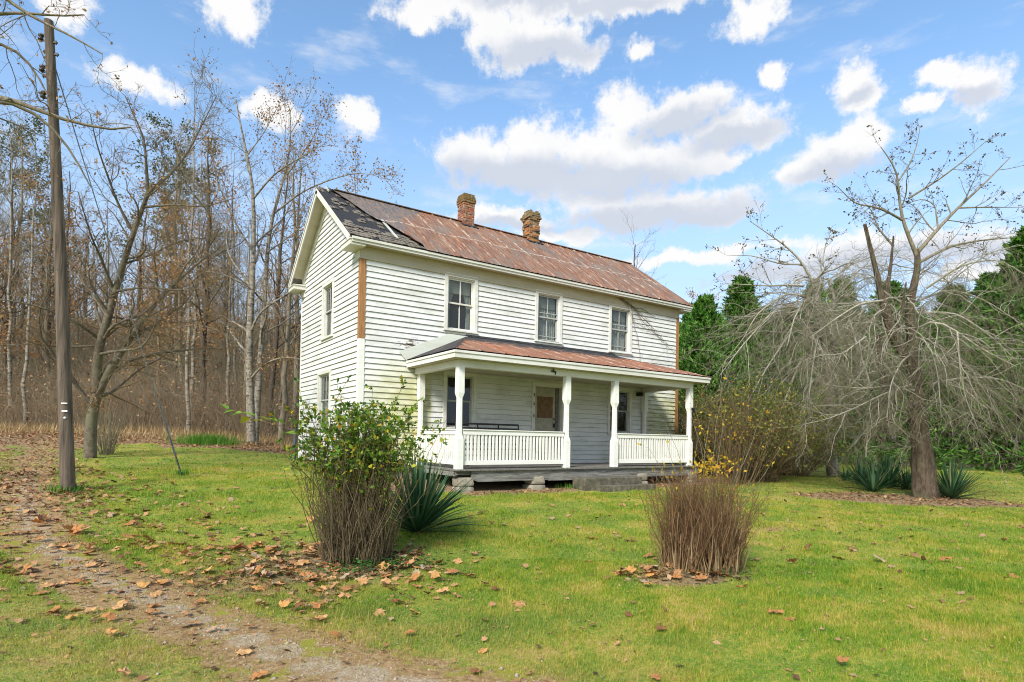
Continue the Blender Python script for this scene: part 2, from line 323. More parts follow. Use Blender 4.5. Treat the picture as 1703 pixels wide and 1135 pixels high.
# ------------------------------------------------------------------ mesh helpers
def tag(o, label=None, cat=None, group=None, kind=None):
    if label: o['label'] = label
    if cat: o['category'] = cat
    if group: o['group'] = group
    if kind: o['kind'] = kind
    return o
def link(name, me, mats, parent=None, loc=None):
    o = bpy.data.objects.new(name, me); COL.objects.link(o)
    if parent: o.parent = parent
    if me is not None:
        for mm in (mats if isinstance(mats, (list, tuple)) else [mats]):
            me.materials.append(MT[mm] if isinstance(mm, str) else mm)
    return o
def thing(name, label, cat, loc=(0, 0, 0), group=None, rz=0):
    o = bpy.data.objects.new(name, None); COL.objects.link(o); o.location = loc; o.rotation_euler = (0, 0, rz); o.empty_display_size = .2
    return tag(o, label, cat, group)
class MB:
    def __init__(s): s.v = []; s.f = []; s.mi = []; s.k = 0
    def poly(s, pts):
        i = len(s.v); s.v += [tuple(p) for p in pts]; s.f.append(tuple(range(i, i+len(pts)))); s.mi.append(s.k)
    def hexa(s, c):
        i = len(s.v); s.v += [tuple(p) for p in c]
        for q in ((0, 3, 2, 1), (4, 5, 6, 7), (0, 1, 5, 4), (1, 2, 6, 5), (2, 3, 7, 6), (3, 0, 4, 7)): s.f.append(tuple(i+k for k in q)); s.mi.append(s.k)
    def box(s, x0, x1, y0, y1, z0, z1):
        s.hexa([(x0, y0, z0), (x1, y0, z0), (x1, y1, z0), (x0, y1, z0), (x0, y0, z1), (x1, y0, z1), (x1, y1, z1), (x0, y1, z1)])
    def bar(s, a, b, w, h, up=(0, 0, 1)):
        a = Vector(a); b = Vector(b); d = (b-a).normalized(); u = Vector(up); x = d.cross(u)
        if x.length < 1e-4: x = d.cross(Vector((1, 0, 0)))
        x.normalize(); y = x.cross(d).normalized()
        s.hexa([a-x*w/2-y*h/2, a+x*w/2-y*h/2, a+x*w/2+y*h/2, a-x*w/2+y*h/2, b-x*w/2-y*h/2, b+x*w/2-y*h/2, b+x*w/2+y*h/2, b-x*w/2+y*h/2])
    def build(s, name, mat, parent=None, smooth=False, bevel=0):
        me = bpy.data.meshes.new(name); me.from_pydata(s.v, [], s.f); me.update()
        o = link(name, me, mat, parent)
        if s.k: me.polygons.foreach_set('material_index', s.mi)
        if smooth: me.polygons.foreach_set('use_smooth', [True]*len(me.polygons))
        if bevel:
            md = o.modifiers.new('b', 'BEVEL'); md.width = bevel; md.segments = 2; md.limit_method = 'ANGLE'
        return o
def npmesh(name, V, F, mat, parent=None, smooth=False, attrs=None, mi=None):
    """V (n,3), F list of (m,k) index arrays"""
    me = bpy.data.meshes.new(name); F = [np.asarray(f, np.int32) for f in (F if isinstance(F, list) else [F]) if len(f)]
    me.vertices.add(len(V)); me.vertices.foreach_set('co', np.asarray(V, np.float32).ravel())
    idx = np.concatenate([f.ravel() for f in F]); tot = np.concatenate([np.full(len(f), f.shape[1], np.int32) for f in F])
    me.loops.add(len(idx)); me.loops.foreach_set('vertex_index', idx)
    me.polygons.add(len(tot)); me.polygons.foreach_set('loop_start', np.r_[0, np.cumsum(tot)[:-1]].astype(np.int32))
    if smooth: me.polygons.foreach_set('use_smooth', np.ones(len(tot), bool))
    if mi is not None: me.polygons.foreach_set('material_index', np.asarray(mi, np.int32))
    me.update(calc_edges=True)
    for k, v in (attrs or {}).items():
        me.attributes.new(k, 'FLOAT', 'POINT').data.foreach_set('value', np.asarray(v, np.float32))
    return link(name, me, mat, parent)
def nrm(v): return v/np.maximum(np.linalg.norm(v, axis=-1, keepdims=True), 1e-9)
def tubes(sets):
    """sets: list of (P (M,n,3), R (M,n), sides) -> V, F"""
    VV = []; FF = []; base = 0
    for P, R, k in sets:
        if len(P) == 0: continue
        Mn, n = P.shape[:2]; T = nrm(np.gradient(P, axis=1))
        ref = np.zeros((Mn, 1, 3)); t0 = T[:, :1]; ref[..., 2] = 1; ref = np.where(np.abs(t0[..., 2:3]) > .85, np.array([1., 0, 0]), ref)
        X = nrm(np.cross(T, ref)); Y = np.cross(T, X)
        a = np.arange(k)*2*PI/k
        V = P[:, :, None]+(X[:, :, None]*np.cos(a)[:, None]+Y[:, :, None]*np.sin(a)[:, None])*R[:, :, None, None]
        VV.append(V.reshape(-1, 3))
        i = np.arange(Mn)[:, None, None]*n*k+np.arange(n-1)[None, :, None]*k; j = np.arange(k)[None, None]; j2 = (j+1) % k
        FF.append(np.stack([i+j, i+j2, i+k+j2, i+k+j], -1).reshape(-1, 4)+base)
        base += Mn*n*k
    return np.concatenate(VV), np.concatenate(FF)
def resamp(pts, n):
    pts = np.asarray(pts, float)
    t = np.r_[0, np.cumsum(np.linalg.norm(np.diff(pts[:, :3], axis=0), axis=1))]; u = np.linspace(0, t[-1], n)
    # smooth through the points (Catmull-like by cubic blending)
    o = np.stack([np.interp(u, t, pts[:, k]) for k in range(pts.shape[1])], 1)
    for _ in range(1):
        o[1:-1] = (o[:-2]+2*o[1:-1]+o[2:])/4
    return o
def kids(P, R, k, t0, t1, a0, a1, lr, n, up=0., wob=.18, rr=.6, rend=.25, rmin=.002, side=None, lmin=0, rng=rs, fall=.45, lend=None):
    """child branches along parents P (M,n0,3)"""
    Mn, n0 = P.shape[:2]; L = np.linalg.norm(np.diff(P, axis=1), axis=2).sum(1)
    L = np.repeat(L, k); Pp = np.repeat(P, k, 0); Rp = np.repeat(R, k, 0); N = len(L)
    t = np.tile(np.linspace(t0, t1, k), Mn)+rng.uniform(-.5, .5, N)*(t1-t0)/max(k, 1); t = np.clip(t, t0, min(1, t1+.02))
    q = t*(n0-1); i = np.minimum(q.astype(int), n0-2); f = (q-i)[:, None]; ar = np.arange(N)
    st = Pp[ar, i]*(1-f)+Pp[ar, i+1]*f; r0 = Rp[ar, i]*(1-f[:, 0])+Rp[ar, i+1]*f[:, 0]
    T = nrm(Pp[ar, i+1]-Pp[ar, i]); X = nrm(np.cross(T, rng.normal(size=(N, 3)))); an = np.radians(rng.uniform(a0, a1, N))[:, None]
    d = T*np.cos(an)+X*np.sin(an)
    ln = (L*lr*(1-fall*t)*rng.uniform(.6, 1.25, N)); ln = np.maximum(ln, lmin)
    if lend: ln = np.minimum(ln, lend)
    C = np.zeros((N, n, 3)); C[:, 0] = st
    for s in range(1, n):
        d = nrm(d+rng.normal(size=(N, 3))*wob+np.array([0, 0, up])); C[:, s] = C[:, s-1]+d*(ln/(n-1))[:, None]
    rs0 = np.maximum(r0*rr*rng.uniform(.6, 1.05, N), rmin)
    RR = rs0[:, None]*np.linspace(1, rend, n)[None]; RR = np.maximum(RR, rmin*.6)
    return C, RR
def leafmesh(C, D, S, shape='oval', rng=rs, droop=.3, flat=False):
    """C centres (base), D direction, S size -> V,F (each leaf an island)"""
    N = len(C); D = nrm(D); 
    if flat: X = nrm(np.cross(D, np.array([0, 0, 1.])+rng.normal(size=(N, 3))*.25))
    else: X = nrm(np.cross(D, rng.normal(size=(N, 3))))
    Y = np.cross(X, D)
    if shape == 'oval':   # folded leaf, 6 verts
        q = [(0, 0, 0), (.45, .32, .10), (1, 0, 0), (.45, -.32, .10)]
        F = [[(0, 1, 2), (0, 2, 3)]]
    elif shape == 'spray':
        q = [(0, 0, 0), (.5, .15, .05), (1, 0, 0), (.5, -.15, .05)]; F = [[(0, 1, 2), (0, 2, 3)]]
    elif shape == 'tri':
        q = [(0, -.12, 0), (0, .12, 0), (1, 0, .1)]; F = [[(0, 1, 2)]]
    elif shape == 'maple':
        an = [0, 22, 40, 62, 80, 105, 130, 180]; ra = [.62, .44, .60, .40, .56, .40, .40, .10]
        q = [(.35, 0, 0.03)]
        full = [(a_, r_) for a_, r_ in zip(an, ra)]+[(360-a_, r_) for a_, r_ in list(zip(an, ra))[-2:0:-1]]
        for a_, r_ in full:
            q.append((.35+r_*math.cos(math.radians(a_)), r_*math.sin(math.radians(a_)), (r_-.3)*.55+.05*math.sin(a_)))
        F = [[(0, 1+i, 1+(i+1) % len(full)) for i in range(len(full))]]
    q = np.array(q); k = len(q)
    Q = np.repeat(q[None], N, 0)
    if shape == 'maple':
        Q[:, :, 2] *= rng.uniform(-.9, 1.6, (N, 1)); Q[:, :, 2] += rng.normal(size=(N, k))*.05
        Q[:, :, 2] -= Q[:, :, 2].min(1, keepdims=True)
    S = np.asarray(S).reshape(-1, 1, 1)
    V = C[:, None]+(Q[..., :1]*D[:, None]+Q[..., 1:2]*X[:, None]+Q[..., 2:3]*Y[:, None])*S
    f = np.array(F[0])
    return V.reshape(-1, 3), (f[None]+np.arange(N)[:, None, None]*k).reshape(-1, 3)
def join(*vf):
    VV = []; FF = {}; b = 0
    for V, F in vf:
        VV.append(V); FF.setdefault(F.shape[1], []).append(F+b); b += len(V)
    return np.concatenate(VV), [np.concatenate(x) for x in FF.values()]
def ends_of(P, n=None, t0=.2, rng=rs):
    """random points along polylines with directions"""
    Mn, k = P.shape[:2]; idx = rng.randint(0, Mn, n); q = rng.uniform(t0, 1, n)*(k-1); i = np.minimum(q.astype(int), k-2); f = (q-i)[:, None]
    A = P[idx, i]; B = P[idx, i+1]
    return A*(1-f)+B*f, nrm(B-A)

# ------------------------------------------------------------------ world: sky with clouds
SUN_EL, SUN_AZ = math.radians(38), None
sun_dir = np.array([-.80, -.50, 0]); sun_dir = sun_dir/np.linalg.norm(sun_dir)*math.cos(SUN_EL); sun_dir[2] = math.sin(SUN_EL)
def build_world():
    w = bpy.data.worlds.new('World'); bpy.context.scene.world = w; w.use_nodes = True; t = w.node_tree
    a = M.__new__(M); a.t = t; a.n = t.nodes; bg = a.n['Background']; bg.inputs[1].default_value = .12
    sky = a.new('ShaderNodeTexSky', sky_type='NISHITA'); sky.sun_disc = False; sky.sun_elevation = SUN_EL
    sky.sun_rotation = math.atan2(sun_dir[0], sun_dir[1]); sky.altitude = 300; sky.air_density = 1.; sky.dust_density = .6; sky.ozone_density = 1.2
    g = a.new('ShaderNodeTexCoord').outputs['Generated']
    # world azimuth / elevation, azimuth measured from the view heading of the house yard
    dx, dy, dz = a.sep(g)[:3]
    fr = a.math('ADD', a.math('MULTIPLY', dx, float(FW[0])), a.math('MULTIPLY', dy, float(FW[1])))
    rt = a.math('ADD', a.math('MULTIPLY', dx, float(RT[0])), a.math('MULTIPLY', dy, float(RT[1])))
    az = a.math('ARCTAN2', rt, fr); el = a.math('ARCSINE', dz)
    cb = a.new('ShaderNodeCombineXYZ'); a.put(cb.inputs[0], az); a.put(cb.inputs[1], el); ae = cb.outputs[0]
    nz = a.noise(ae, 13, 6, .62, col=True); nzf = a.noise(ae, 6, 3, .5, col=True); nzf_f = a.sep(nzf)[0]
    def vm(op, p, q=None):
        x = a.new('ShaderNodeVectorMath', operation=op); a.put(x.inputs[0], p)
        if q is not None: a.put(x.inputs[1], q)
        return x
    def vmv(op, p, q): return vm(op, p, q).outputs[0]
    w1 = vmv('MULTIPLY', vmv('SUBTRACT', nz, (.5, .5, .5)), (.085, .06, 0)); w2 = vmv('MULTIPLY', vmv('SUBTRACT', nzf, (.5, .5, .5)), (.10, .04, 0))
    wp = vmv('ADD', vmv('ADD', ae, w1), w2)
    blobs = [(790, 258, 78, 40), (890, 250, 120, 48), (1010, 250, 130, 50), (1110, 268, 110, 36), (1200, 270, 45, 18), (880, 296, 150, 32), (1000, 300, 120, 26), (1080, 345, 190, 34), (1010, 330, 110, 26), (1200, 350, 70, 24),
        (1050, 170, 80, 36), (1140, 190, 90, 34), (1215, 215, 95, 34), (1270, 225, 50, 26), (880, 72, 105, 40), (940, 92, 55, 26), (820, 60, 50, 26), (760, 4, 120, 26), (900, 8, 150, 30), (1050, 2, 130, 22), (1240, 24, 48, 34), (690, 18, 50, 20),
        (385, 10, 62, 44), (400, 40, 30, 20), (125, 8, 55, 26), (600, 195, 44, 28), (450, 180, 40, 28), (225, 138, 80, 22), (195, 120, 40, 18), (1425, 140, 56, 44), (1450, 160, 40, 20), (1605, 145, 74, 44), (1560, 125, 40, 22), (1272, 125, 34, 20), (1525, 180, 20, 14),
        (1390, 262, 90, 40), (1440, 235, 48, 44), (1340, 285, 60, 26), (850, 368, 140, 18), (930, 390, 90, 14), (1150, 425, 220, 14), (1460, 425, 260, 34), (1660, 405, 110, 38), (1330, 455, 180, 16), (1640, 450, 150, 20), (1070, 75, 30, 16)]
    grey = [(860, 298, 150, 26), (1010, 300, 150, 26), (1090, 362, 170, 22), (905, 92, 80, 16), (1130, 208, 70, 16), (1225, 232, 80, 16), (1400, 288, 80, 18), (1605, 168, 50, 14), (1425, 160, 34, 10), (1000, 8, 120, 10), (880, 6, 80, 9), (1440, 445, 260, 22), (850, 378, 110, 8), (1100, 470, 200, 16)]
    def field(coord, bl):
        cur = None
        for bx, by, rx, ry in bl:
            r = ray(bx, by); r = r/np.linalg.norm(r); A = math.atan2(r@RT, r@FW); Ee = math.asin(r[2]); h = math.hypot((bx-851.5)/FPX, 1)
            ra = rx/FPX/h**2; re = ry/FPX/h
            d = vm('LENGTH', vmv('MULTIPLY', vmv('SUBTRACT', coord, (A, Ee, 0)), (1/ra, 1/re, 0))).outputs['Value']
            cur = d if cur is None else a.math('SMOOTH_MIN', cur, d, .35)
        return cur
    f1 = field(wp, blobs); f2 = field(wp, grey)
    det = a.noise(ae, 22, 7, .70); low = a.noise(ae, 3.2, 5, .6)
    behind = a.math('SUBTRACT', 1.9, a.math('MULTIPLY', low, 2.))       # ordinary broken cloud outside the view
    sd = a.sm(a.math('ABSOLUTE', az), 1.0, 1.35)
    def comb(f):
        q = a.math('ADD', a.math('MULTIPLY', f, a.math('SUBTRACT', 1, sd)), a.math('MULTIPLY', behind, sd))
        return a.math('SUBTRACT', a.math('SUBTRACT', 1, q), a.math('MULTIPLY', a.math('SUBTRACT', det, .5), -2.1))
    m1 = comb(f1); m2 = a.math('SUBTRACT', 1, f2)
    alpha = a.sm(m1, -.14, .50); core = a.math('ADD', a.sm(m2, -.75, .45), a.math('MULTIPLY', a.math('SUBTRACT', nzf_f, .5), .5), clamp=True)
    wis = a.math('MULTIPLY', a.sm(a.noise(vmv('MULTIPLY', ae, (1, 3.2, 1)), 5.5, 6, .62), .50, .76), .5)
    alpha = a.math('MAXIMUM', a.math('MULTIPLY', alpha, .97), wis)
    ccol = a.mix(core, (5.35, 5.3, 5.25), (3.5, 3.75, 4.25))
    hz = a.math('SUBTRACT', 1, a.sm(el, .0, .58))
    skyc = a.mix(1., sky.outputs[0], SKYTINT, 'MULTIPLY')
    skyc = a.mix(a.math('MULTIPLY', hz, .92), skyc, (3.2, 3.75, 4.75))
    c = a.mix(alpha, skyc, ccol)
    t.links.new(c, bg.inputs[0])
    w.cycles.sampling_method = 'MANUAL'; w.cycles.sample_map_resolution = 512
SKYTINT = (1.30, 1.50, 1.54)
build_world()
sl = bpy.data.lights.new('sun', 'SUN'); sl.energy = 3.4; sl.angle = math.radians(14); sl.color = (1, .95, .87)
so = bpy.data.objects.new('sun', sl); COL.objects.link(so); so.rotation_euler = Vector(sun_dir).to_track_quat('Z', 'Y').to_euler()
sc = bpy.context.scene
sc.view_settings.view_transform = 'Standard'; sc.view_settings.look = 'None'; sc.view_settings.exposure = .66; sc.view_settings.gamma = 1
sc.cycles.use_denoising = True; sc.cycles.filter_width = 1.05; sc.cycles.max_bounces = 6; sc.cycles.transparent_max_bounces = 12; sc.cycles.diffuse_bounces = 3; sc.cycles.glossy_bounces = 2
# ------------------------------------------------------------------ the farmhouse
L, W, HF = 11.2, 5.33, 5.02
house = thing('farmhouse', 'old two-storey white clapboard farmhouse with rusty tin roof and front porch', 'house', (5.6, 2.6, 0))
HO = Vector((5.6, 2.6, 0))
def hp(o):     # keep world placement under the house Empty
    if o.parent is house: o.matrix_parent_inverse = Matrix.Translation(-HO)
    return o
class WB(MB):
    """boxes in a wall's own axes: u along the wall, n outward, z up"""
    def __init__(s, o, u, n): super().__init__(); s.o = np.array(o, float); s.u = np.array(u, float); s.nn = np.array(n, float)
    def p(s, u, z, n): q = s.o+s.u*u+s.nn*n; return (q[0], q[1], q[2]+z)
    def b(s, u0, u1, z0, z1, n0, n1):
        s.hexa([s.p(u0, z0, n0), s.p(u1, z0, n0), s.p(u1, z0, n1), s.p(u0, z0, n1), s.p(u0, z1, n0), s.p(u1, z1, n0), s.p(u1, z1, n1), s.p(u0, z1, n1)])
AX = {'front': ((0, 0, 0), (1, 0, 0), (0, -1, 0)), 'gable': ((0, 0, 0), (0, 1, 0), (-1, 0, 0)), 'back': ((0, W, 0), (1, 0, 0), (0, 1, 0)), 'far': ((L, 0, 0), (0, 1, 0), (1, 0, 0))}
def siding(ax, length, top, holes, gable=None, exp=.138, butt=True):
    m = WB(*AX[ax]); z = 0; r = random.Random(5)
    us = sorted({0., length}|{h[0] for h in holes}|{h[1] for h in holes})
    while z < top-.01:
        z1 = min(z+exp, top); out = .032+r.uniform(-.003, .004); tilt = r.uniform(-.003, .003)
        # butt joints
        cuts = set(us)
        if butt and r.random() < .8: cuts.add(round(r.uniform(.8, length-.8), 2))
        cs = sorted(cuts); joint = [c for c in cs if c not in us]
        for a0, a1 in zip(cs[:-1], cs[1:]):
            mid = (a0+a1)/2; seg = [(z, z1)]
            for h in holes:
                if h[0] <= mid <= h[1]:
                    ns = []
                    for p, q in seg:
                        if h[3] <= p or h[2] >= q: ns.append((p, q)); continue
                        if p < h[2]: ns.append((p, h[2]))
                        if q > h[3]: ns.append((h[3], q))
                    seg = ns
            for p, q in seg:
                u0, u1 = a0+(.0015 if a0 in joint else 0), a1-(.0015 if a1 in joint else 0)
                ul, uh = [u0]*2, [u1]*2
                if gable:
                    for e, zz in enumerate((p, q)):
                        lo, hi = gable(zz); ul[e] = max(u0, lo); uh[e] = min(u1, hi)
                    if uh[0] <= ul[0]: continue
                    if uh[1] < ul[1]: uh[1] = ul[1] = (ul[1]+uh[1])/2
                np_ = out-(out-.006)*(p-z)/exp; nq = out-(out-.006)*(q-z)/exp
                g = .0105 if p == z else 0
                m.poly([m.p(ul[0], p+g, np_), m.p(uh[0], p+g, np_), m.p(uh[1], q, nq), m.p(ul[1], q, nq)])
                m.poly([m.p(ul[0], p+g, -.012), m.p(uh[0], p+g, -.012), m.p(uh[0], p+g, np_), m.p(ul[0], p+g, np_)])
                if g: m.poly([m.p(ul[0], p, -.012), m.p(uh[0], p, -.012), m.p(uh[0], p+g, -.012), m.p(ul[0], p+g, -.012)])
                if g: m.poly([m.p(ul[0], p, .006), m.p(uh[0], p, .006), m.p(uh[0], p, -.012), m.p(ul[0], p, -.012)])
        z = z1
    return m
FH = [(2.31, 3.11, 3.58, 4.93), (5.22, 6.01, 3.60, 4.93), (8.08, 8.88, 3.57, 4.92), (2.33, 3.13, 1.0, 2.37), (8.09, 8.94, 1.0, 2.32), (5.17, 6.15, -.01, 2.27)]
GH = [(2.15, 2.98, 3.45, 4.85), (2.27, 3.27, .98, 2.42)]
rise = (7.54-5.42)/(W/2+.3)
def gab(z):
    # inner edges of the siding under the gable roof
    if z < 5.2: return 0, W
    k = (z-(5.42-.16))/rise-.3
    return k, W-k
hp(siding('front', L, HF, FH).build('front_wall', 'siding_paint', house))
hp(siding('gable', W, 7.35, GH, gab).build('gable_wall', 'siding_paint', house))
hp(siding('back', L, HF, []).build('back_wall', 'siding_paint', house))
hp(siding('far', W, 7.35, [], gab).build('side_wall', 'siding_paint', house))
m = MB(); m.box(.12, L-.12, .3, W-.12, 2.62, 2.68); m.box(.05, L-.05, .05, W-.05, .02, .06); m.box(4.3, 4.4, .2, W-.2, 0.07, 5.1); m.box(7.2, 7.3, .2, W-.2, 0.07, 5.1); m.box(.2, L-.2, .2, W-.2, 5.06, 5.1)
m.box(.04, .05, .06, W, 0.1, 5); hp(m.build('inner_floor', 'dark_void', house)) if False else None
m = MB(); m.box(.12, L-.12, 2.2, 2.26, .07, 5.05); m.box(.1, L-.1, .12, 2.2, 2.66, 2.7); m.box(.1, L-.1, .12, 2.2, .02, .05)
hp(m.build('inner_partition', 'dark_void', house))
# foundation of dry stone
m = MB(); m.box(.1, L-.1, .12, .35, -.9, -.02); m.box(.1, .35, .35, W-.1, -.9, -.02); m.box(L-.35, L-.1, .35, W-.1, -.9, -.02); m.box(.1, L-.1, W-.35, W-.1, -.9, -.021)
m.box(.1, L-.1, .36, W-.36, -.06, -.02)
hp(m.build('foundation', 'stone', house))
# frieze boards, corner boards
def cboard(name, ax, u0, u1, z0, z1, mat, n0=.002, n1=.034, label=None):
    m = WB(*AX[ax]); m.b(u0, u1, z0, z1, n0, n1); o = hp(m.build(name, mat, house)); 
    if label: o['label'] = label
    return o
cboard('frieze_board', 'front', -.03, L+.03, HF-.01, 5.26, 'frieze_shade_paint', 0, .042)
cboard('frieze_moulding', 'front', -.03, L+.03, HF-.055, HF-.011, 'frieze_shade_paint', 0, .055)
cboard('frieze_board', 'back', -.03, L+.03, HF-.01, 5.26, 'frieze_shade_paint', 0, .042)
cboard('corner_board', 'front', -.036, .105, 3.06, HF-.056, 'new_timber', .002, .036, 'unpainted brown upper corner board')
cboard('corner_board', 'gable', .001, .10, 3.06, HF-.03, 'new_timber', .002, .0355, 'unpainted brown upper corner board')
cboard('corner_board', 'front', -.036, .105, -.02, 3.055, 'post_paint', .002, .036)
cboard('corner_board', 'gable', .001, .10, -.02, 3.055, 'post_paint', .002, .0355)
cboard('corner_board', 'gable', W-.06, W+.02, -.02, HF-.0, 'post_paint', .002, .0355)
cboard('corner_board', 'front', L-.10, L+.036, .0, HF-.056, 'new_timber', .002, .036, 'unpainted brown corner board')
cboard('corner_board', 'far', .001, .12, -.02, HF-.03, 'new_timber', .002, .0355)
# windows
def window(ax, h, kind, curtain=True, bars=False, door=False):
    u0, u1, z0, z1 = h; cw = .10
    w = WB(*AX[ax]); F0, F1 = .004, .046
    w.b(u0-cw, u0, z0-.03, z1+.005, F0, F1); w.b(u1, u1+cw, z0-.03, z1+.005, F0, F1); w.b(u0-cw-.0, u1+cw+.0, z1+.006, z1+cw+.0, F0, F1+.004)
    # reveal
    w.b(u0, u0+.02, z0, z1, -.12, F0+.01); w.b(u1-.02, u1, z0, z1, -.12, F0+.01); w.b(u0+.021, u1-.021, z1-.02, z1, -.12, F0+.01)
    fr = hp(w.build('window', 'trim_paint', house, bevel=.004))
    w = WB(*AX[ax]); w.b(u0-cw-.02, u1+cw+.02, z0-.07, z0-.031, -.10, F1+.035); w.b(u0-cw+.01, u1+cw-.01, z0-.13, z0-.071, F0, F1-.01)
    hp(w.build('sill', 'trim_paint', fr, bevel=.004)); zm = (z0+z1)/2+.01
    a, b = u0+.021, u1-.021
    for k, (p, q, nn) in enumerate(((zm-.02, z1-.021, -.03), (z0-.03, zm+.02, -.065))):
        w = WB(*AX[ax]); s = .042
        w.b(a, a+s, p, q, nn-.03, nn); w.b(b-s, b, p, q, nn-.03, nn); w.b(a+s, b-s, q-s, q, nn-.03, nn); w.b(a+s, b-s, p, p+s+(.03 if k else 0), nn-.03, nn)
        w.b((a+b)/2-.012, (a+b)/2+.012, p+s, q-s, nn-.026, nn-.003)
        if bars:
            zb = p+(q-p)*(.26 if bars == 2 else .22); w.b(a+s, b-s, zb-.01, zb+.01, nn-.004, nn+.012)
        sh = hp(w.build('sash', 'sash_gray' if kind == 'gray' else 'trim_paint', fr))
        w = WB(*AX[ax]); w.poly([w.p(a+s-.004, p+s-.004, nn-.016), w.p(b-s+.004, p+s-.004, nn-.016), w.p(b-s+.004, q-s+.004, nn-.016), w.p(a+s-.004, q-s+.004, nn-.016)]); hp(w.build('pane', 'glass', fr))
    if curtain:
        # roller shade above, tied-back curtain below
        w = WB(*AX[ax]); w.b(a+.03, b-.03, zm+.28, z1-.05, -.135, -.132) ; hp(w.build('blind', 'shade', fr))
        vs = []; fs = []
        for sgn in (0, 1):
            n = 24; rows = 12; base = len(vs)
            for r_ in range(rows):
                f = r_/(rows-1); z = z1-.06-(z1-z0-.1)*f
                wd = (b-a)*(.48-.34*math.sin(min(1, f*1.5)*PI/2)+ .06*max(0, f-.7)) if curtain != 2 else (b-a)*.47
                for c_ in range(n):
                    g = c_/(n-1); u = a+.02+g*wd if not sgn else b-.02-g*wd
                    vs.append(w.p(u, z, -.17+.018*math.sin(g*26+f*3)))
            fs += [(base+r_*n+c_, base+r_*n+c_+1, base+(r_+1)*n+c_+1, base+(r_+1)*n+c_) for r_ in range(rows-1) for c_ in range(n-1)]
        q = MB(); q.v = vs; q.f = fs; q.mi = [0]*len(fs); hp(q.build('curtain', 'curtain', fr, True))
    return fr
window('front', FH[0], 'w', 1); window('front', FH[1], 'gray', 2, 1); window('front', FH[2], 'gray', 2, 2)
window('front', FH[3], 'gray', 0); window('front', FH[4], 'gray', 0)
window('gable', GH[0], 'gray', 0); window('gable', GH[1], 'gray', 1)
# front door: casing, leaf, boarded glass, knob
w = WB(*AX['front']); u0, u1, z0, z1 = FH[5]
w.b(u0-.11, u0, .05, z1, .004, .046); w.b(u1, u1+.11, .05, z1, .004, .046); w.b(u0-.11, u1+.11, z1+.001, z1+.11, .004, .05); w.b(u0, u0+.025, .05, z1, -.14, .01); w.b(u1-.025, u1, .05, z1, -.14, .01); w.b(u0+.026, u1-.026, z1-.025, z1, -.14, .01)
w.b(u0-.02, u1+.02, .035, .075, -.14, .06)
dfm = hp(w.build('door_casing', 'trim_paint', house, bevel=.004))
w = WB(*AX['front']); a, b = u0+.03, u0+.80; n = -.06
w.b(a, b, .08, z1-.03, n-.04, n)
for (p, q, r_, s_) in ((a+.02, a+.1, .1, z1-.05), (b-.1, b-.02, .1, z1-.05)): w.b(p, q, r_, s_, n+.001, n+.016)
for r_, s_ in ((.1, .26), (.56, .64), (1.0, 1.08), (1.24, 1.34), (1.98, 2.06), (2.14, 2.2)): w.b(a+.101, b-.101, r_, s_, n+.001, n+.014)
dr = hp(w.build('door', 'door_paint', house, bevel=.004))
w = WB(*AX['front']); w.b(a+.101, b-.101, 1.35, 1.97, n+.001, n+.012); hp(w.build('covered_window', 'board_brown', dr))
w = WB(*AX['front']); w.b(b-.085, b-.035, 1.08, 1.2, n+.017, n+.05); w.b(b-.075, b-.045, 1.3, 1.36, n+.017, n+.045)
hp(w.build('handle', 'black_iron', dr, bevel=.01))
w = WB(*AX['front']); w.b(b+.03, u1-.03, .08, z1-.03, n-.05, n-.03); w.b(b+.005, b+.03, .08, z1-.03, n-.04, n+.03); hp(w.build('side_jamb', 'gray_wood', dfm))
for zz in (.9, 1.35, 1.7, 1.95):
    w = WB(*AX['front']); w.b(u0-.06, u0-.035, zz, zz+.09, .047, .055); hp(w.build('hinge', 'black_iron', dfm))

# ---- main roof
ox, oy = .376, .30; RZ, EZ = 7.54, 5.42; ym = W/2; sl_len = math.hypot(ym+oy, RZ-EZ)
def rp(x, s, h, back=False):
    """s: 0 at the eave .. 1 at the ridge; h: height above the roof plane"""
    y = -oy+(ym+oy)*s; z = EZ+(RZ-EZ)*s; ny = -(RZ-EZ)/sl_len; nz_ = (ym+oy)/sl_len
    y += ny*h; z += nz_*h
    if back: y = W-y
    return (x, y, z)
def slab(x0, x1, s0, s1, h0, h1, m, back=False):
    m.hexa([rp(x0, s0, h0, back), rp(x1, s0, h0, back), rp(x1, s1, h0, back), rp(x0, s1, h0, back), rp(x0, s0, h1, back), rp(x1, s0, h1, back), rp(x1, s1, h1, back), rp(x0, s1, h1, back)])
m = MB()
for bk in (False, True): slab(-ox, L+ox, .004, .998, -.10, -.03, m, bk)
roof = hp(m.build('roof', 'gray_wood', house))
# black felt and old shingles at the gable end
m = MB(); slab(-ox-.02, 2.2, -.012, 1., -.029, -.018, m); hp(m.build('roofing_felt', 'tar', roof))
m = MB(); rr = random.Random(11)
for row in range(26):
    s = -.012+row*.039; x = -ox-.025
    while x < 1.35-(row/26)*1.0:
        wd = rr.uniform(.09, .2)
        if rr.random() < (.9 if row < 5 else .10 if row < 13 else .22): 
            h = rr.uniform(-.002, .014); m.hexa([rp(x, s, -.017+h), rp(x+wd-.01, s+rr.uniform(-.004, .004), -.017+h), rp(x+wd-.01, s+.07, -.0175), rp(x, s+.07, -.0175), rp(x, s, -.004+h+.008), rp(x+wd-.01, s, -.004+h+.008), rp(x+wd-.01, s+.07, -.013), rp(x, s+.07, -.013)])
        x += wd
hp(m.build('shingles', 'shingle_wood', roof))
